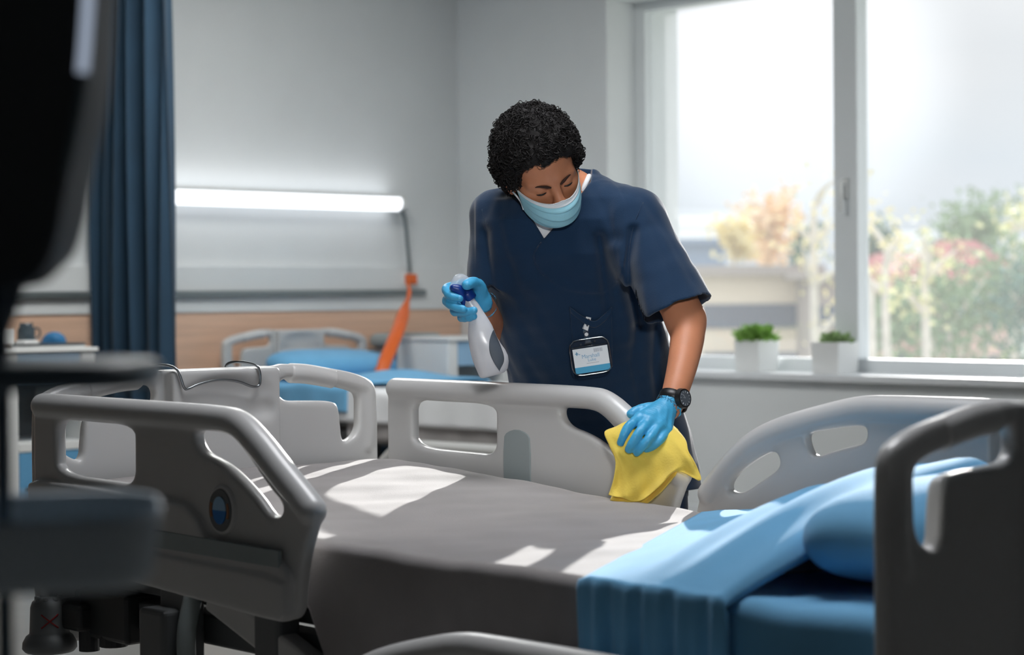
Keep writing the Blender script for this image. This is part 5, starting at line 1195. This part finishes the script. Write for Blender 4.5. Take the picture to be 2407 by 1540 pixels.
mb = MB(); P = [bl(.49, .12, .002), bl(.485, -.05, .005), bl(.47, -.22, .0095), bl(.48, -.36, .0120)]; cw = [.006] * 4
V = [p + ex * s * .0062 + en * n for p in P for s, n in ((-1, 0), (1, 0), (1, .0006), (-1, .0006))]; Fq = [(i * 4 + k, i * 4 + (k + 1) % 4, i * 4 + 4 + (k + 1) % 4, i * 4 + 4 + k) for i in range(3) for k in range(4)] + [(0, 1, 2, 3), (15, 14, 13, 12)]
mb.add(V, Fq); gpart(mb, 'strap', M['clear'], 'clear vinyl strap')
mb = MB(); V = [bl(u, v, n) for n in (.0125, .0155) for u, v in ((.41, -.28), (.52, -.20), (.66, -.56), (.53, -.62))]; mb.add(V, [(0, 1, 2, 3), (7, 6, 5, 4), (0, 4, 5, 1), (1, 5, 6, 2), (2, 6, 7, 3), (3, 7, 4, 0)])
V = [bl(u, v, n) for n in (.0085, .0115) for u, v in ((.39, -.30), (.49, -.22), (.66, -.53), (.55, -.60))]; mb.add(V, [(0, 1, 2, 3), (7, 6, 5, 4), (0, 4, 5, 1), (1, 5, 6, 2), (2, 6, 7, 3), (3, 7, 4, 0)])
clip = gpart(mb, 'clip', M['clip_m'], 'steel clip', bevel=.0008)
for u, v, r_ in ((.585, -.51, .0028), (.525, -.36, .0022)): gpart(bdisc(u, v, r_, .0150, .0160), 'clip_hole', M['slot'], par=clip)
mb = bdisc(.475, -.12, .0042, .0075, .0105); gpart(mb, 'snap_button', M['clip_m'], 'steel snap button')
# ================================================================ light, sky, camera
def world():
    w = bpy.data.worlds.new('sky'); SC.world = w; w.use_nodes = True; nt = w.node_tree; nt.nodes.clear(); L = nt.links
    o = nt.nodes.new('ShaderNodeOutputWorld'); bg = nt.nodes.new('ShaderNodeBackground'); L.new(bg.outputs[0], o.inputs[0])
    tc = nt.nodes.new('ShaderNodeTexCoord'); sx = nt.nodes.new('ShaderNodeSeparateXYZ'); L.new(tc.outputs['Generated'], sx.inputs[0])
    cr = nt.nodes.new('ShaderNodeValToRGB'); L.new(sx.outputs['Z'], cr.inputs['Fac'])
    el = cr.color_ramp.elements; el[0].position = 0; el[0].color = (.71, .83, .94, 1); el[1].position = 1; el[1].color = (.80, .90, 1.0, 1)
    for p, c in ((.03, (.72, .85, .96)), (.09, (.84, .91, .97)), (.16, (.92, .95, .98))):
        e = el.new(p); e.color = (*c, 1)
    st = nt.nodes.new('ShaderNodeValToRGB'); L.new(sx.outputs['Z'], st.inputs['Fac'])
    e2 = st.color_ramp.elements; e2[0].position = 0; e2[0].color = (.395,) * 3 + (1,); e2[1].position = .75; e2[1].color = (1.05, 1.05, 1.05, 1)
    e = e2.new(.12); e.color = (.395,) * 3 + (1,); e = e2.new(.28); e.color = (.62,) * 3 + (1,)
    # thin clouds
    n = nt.nodes.new('ShaderNodeTexNoise'); n.inputs['Scale'].default_value = 5; n.inputs['Detail'].default_value = 4
    mp = nt.nodes.new('ShaderNodeMapping'); mp.inputs['Scale'].default_value = (1, 1, 2.5); L.new(tc.outputs['Generated'], mp.inputs[0]); L.new(mp.outputs[0], n.inputs['Vector'])
    mr = nt.nodes.new('ShaderNodeMapRange'); mr.inputs['From Min'].default_value = .35; mr.inputs['From Max'].default_value = .7; mr.inputs['To Max'].default_value = .6; L.new(n.outputs['Fac'], mr.inputs['Value'])
    mx = nt.nodes.new('ShaderNodeMix'); mx.data_type = 'RGBA'; L.new(mr.outputs['Result'], mx.inputs['Factor']); L.new(cr.outputs['Color'], mx.inputs['A']); mx.inputs['B'].default_value = (.97, .98, 1, 1)
    # bright flare glow painted into the sky, away from the sun's direction
    g = at(1860, 185, 1.) - CAM; g = g / np.linalg.norm(g)
    dp = nt.nodes.new('ShaderNodeVectorMath'); dp.operation = 'DOT_PRODUCT'; L.new(tc.outputs['Generated'], dp.inputs[0]); dp.inputs[1].default_value = tuple(g)
    gr = nt.nodes.new('ShaderNodeMapRange'); gr.inputs['From Min'].default_value = math.cos(math.radians(5.5)); gr.inputs['From Max'].default_value = 1; gr.interpolation_type = 'SMOOTHERSTEP'; L.new(dp.outputs['Value'], gr.inputs['Value'])
    a = nt.nodes.new('ShaderNodeMath'); a.operation = 'MULTIPLY_ADD'; L.new(gr.outputs['Result'], a.inputs[0]); a.inputs[1].default_value = .18
    L.new(st.outputs['Color'], a.inputs[2])
    ml = nt.nodes.new('ShaderNodeMath'); ml.operation = 'MULTIPLY'; L.new(a.outputs[0], ml.inputs[0]); ml.inputs[1].default_value = SKY
    L.new(mx.outputs['Result'], bg.inputs['Color']); L.new(ml.outputs[0], bg.inputs['Strength'])
SKY = 1.9
world()
sd = bpy.data.lights.new('sun', 'SUN'); sd.energy = 8.4; sd.angle = math.radians(.6); sd.color = (1., .98, .95)
so = bpy.data.objects.new('sun', sd); COL.objects.link(so)
el_ = math.radians(13.6); dirv = Vector((-.52 * math.cos(el_), .854 * math.cos(el_), math.sin(el_)))
so.rotation_euler = dirv.to_track_quat('Z', 'Y').to_euler(); so.location = (-3, 12, 6)
ld = bpy.data.lights.new('spot_light', 'SPOT'); ld.energy = 520; ld.spot_size = math.radians(14); ld.spot_blend = .7; ld.shadow_soft_size = .20; ld.color = (1, 1, .99)  # beam of the added fill spot
lo_ = bpy.data.objects.new('spot_light', ld); COL.objects.link(lo_); lo_.location = SPOT; lo_.rotation_euler = (Vector((.50, 1.2, 1.22)) - SPOT).to_track_quat('-Z', 'Y').to_euler()
pl = bpy.data.lights.new('window_daylight', 'AREA'); pl.shape = 'RECTANGLE'; pl.size = WX1 - WX0; pl.size_y = 2.0; pl.cycles.is_portal = True
po = bpy.data.objects.new('window_daylight', pl); COL.objects.link(po); po.location = ((WX0 + WX1) / 2, WO + .02, 1.75); po.rotation_euler = (math.radians(-90), 0, 0)
cd = bpy.data.cameras.new('camera'); cam = bpy.data.objects.new('camera', cd); COL.objects.link(cam)
cd.sensor_width = 36; cd.lens = F * 36 / W; cd.clip_start = .05; cd.clip_end = 600
R3 = Matrix((tuple(cam_r), tuple(cam_u), tuple(-_f))).transposed()
cam.matrix_world = Matrix.Translation(Vector(CAM)) @ R3.to_4x4()
cd.dof.use_dof = True; cd.dof.focus_distance = 4.42; cd.dof.aperture_fstop = 3.4
SC.camera = cam
vs = SC.view_settings; SC.display_settings.display_device = 'sRGB'; vs.view_transform = 'Standard'; vs.look = 'None'; vs.gamma = 1; vs.exposure = 0.; vs.use_curve_mapping = False
cy = SC.cycles; cy.use_denoising = True; cy.max_bounces = 10; cy.diffuse_bounces = 5; cy.transparent_max_bounces = 16; cy.sample_clamp_indirect = 6
cy.caustics_reflective = False; cy.caustics_refractive = False
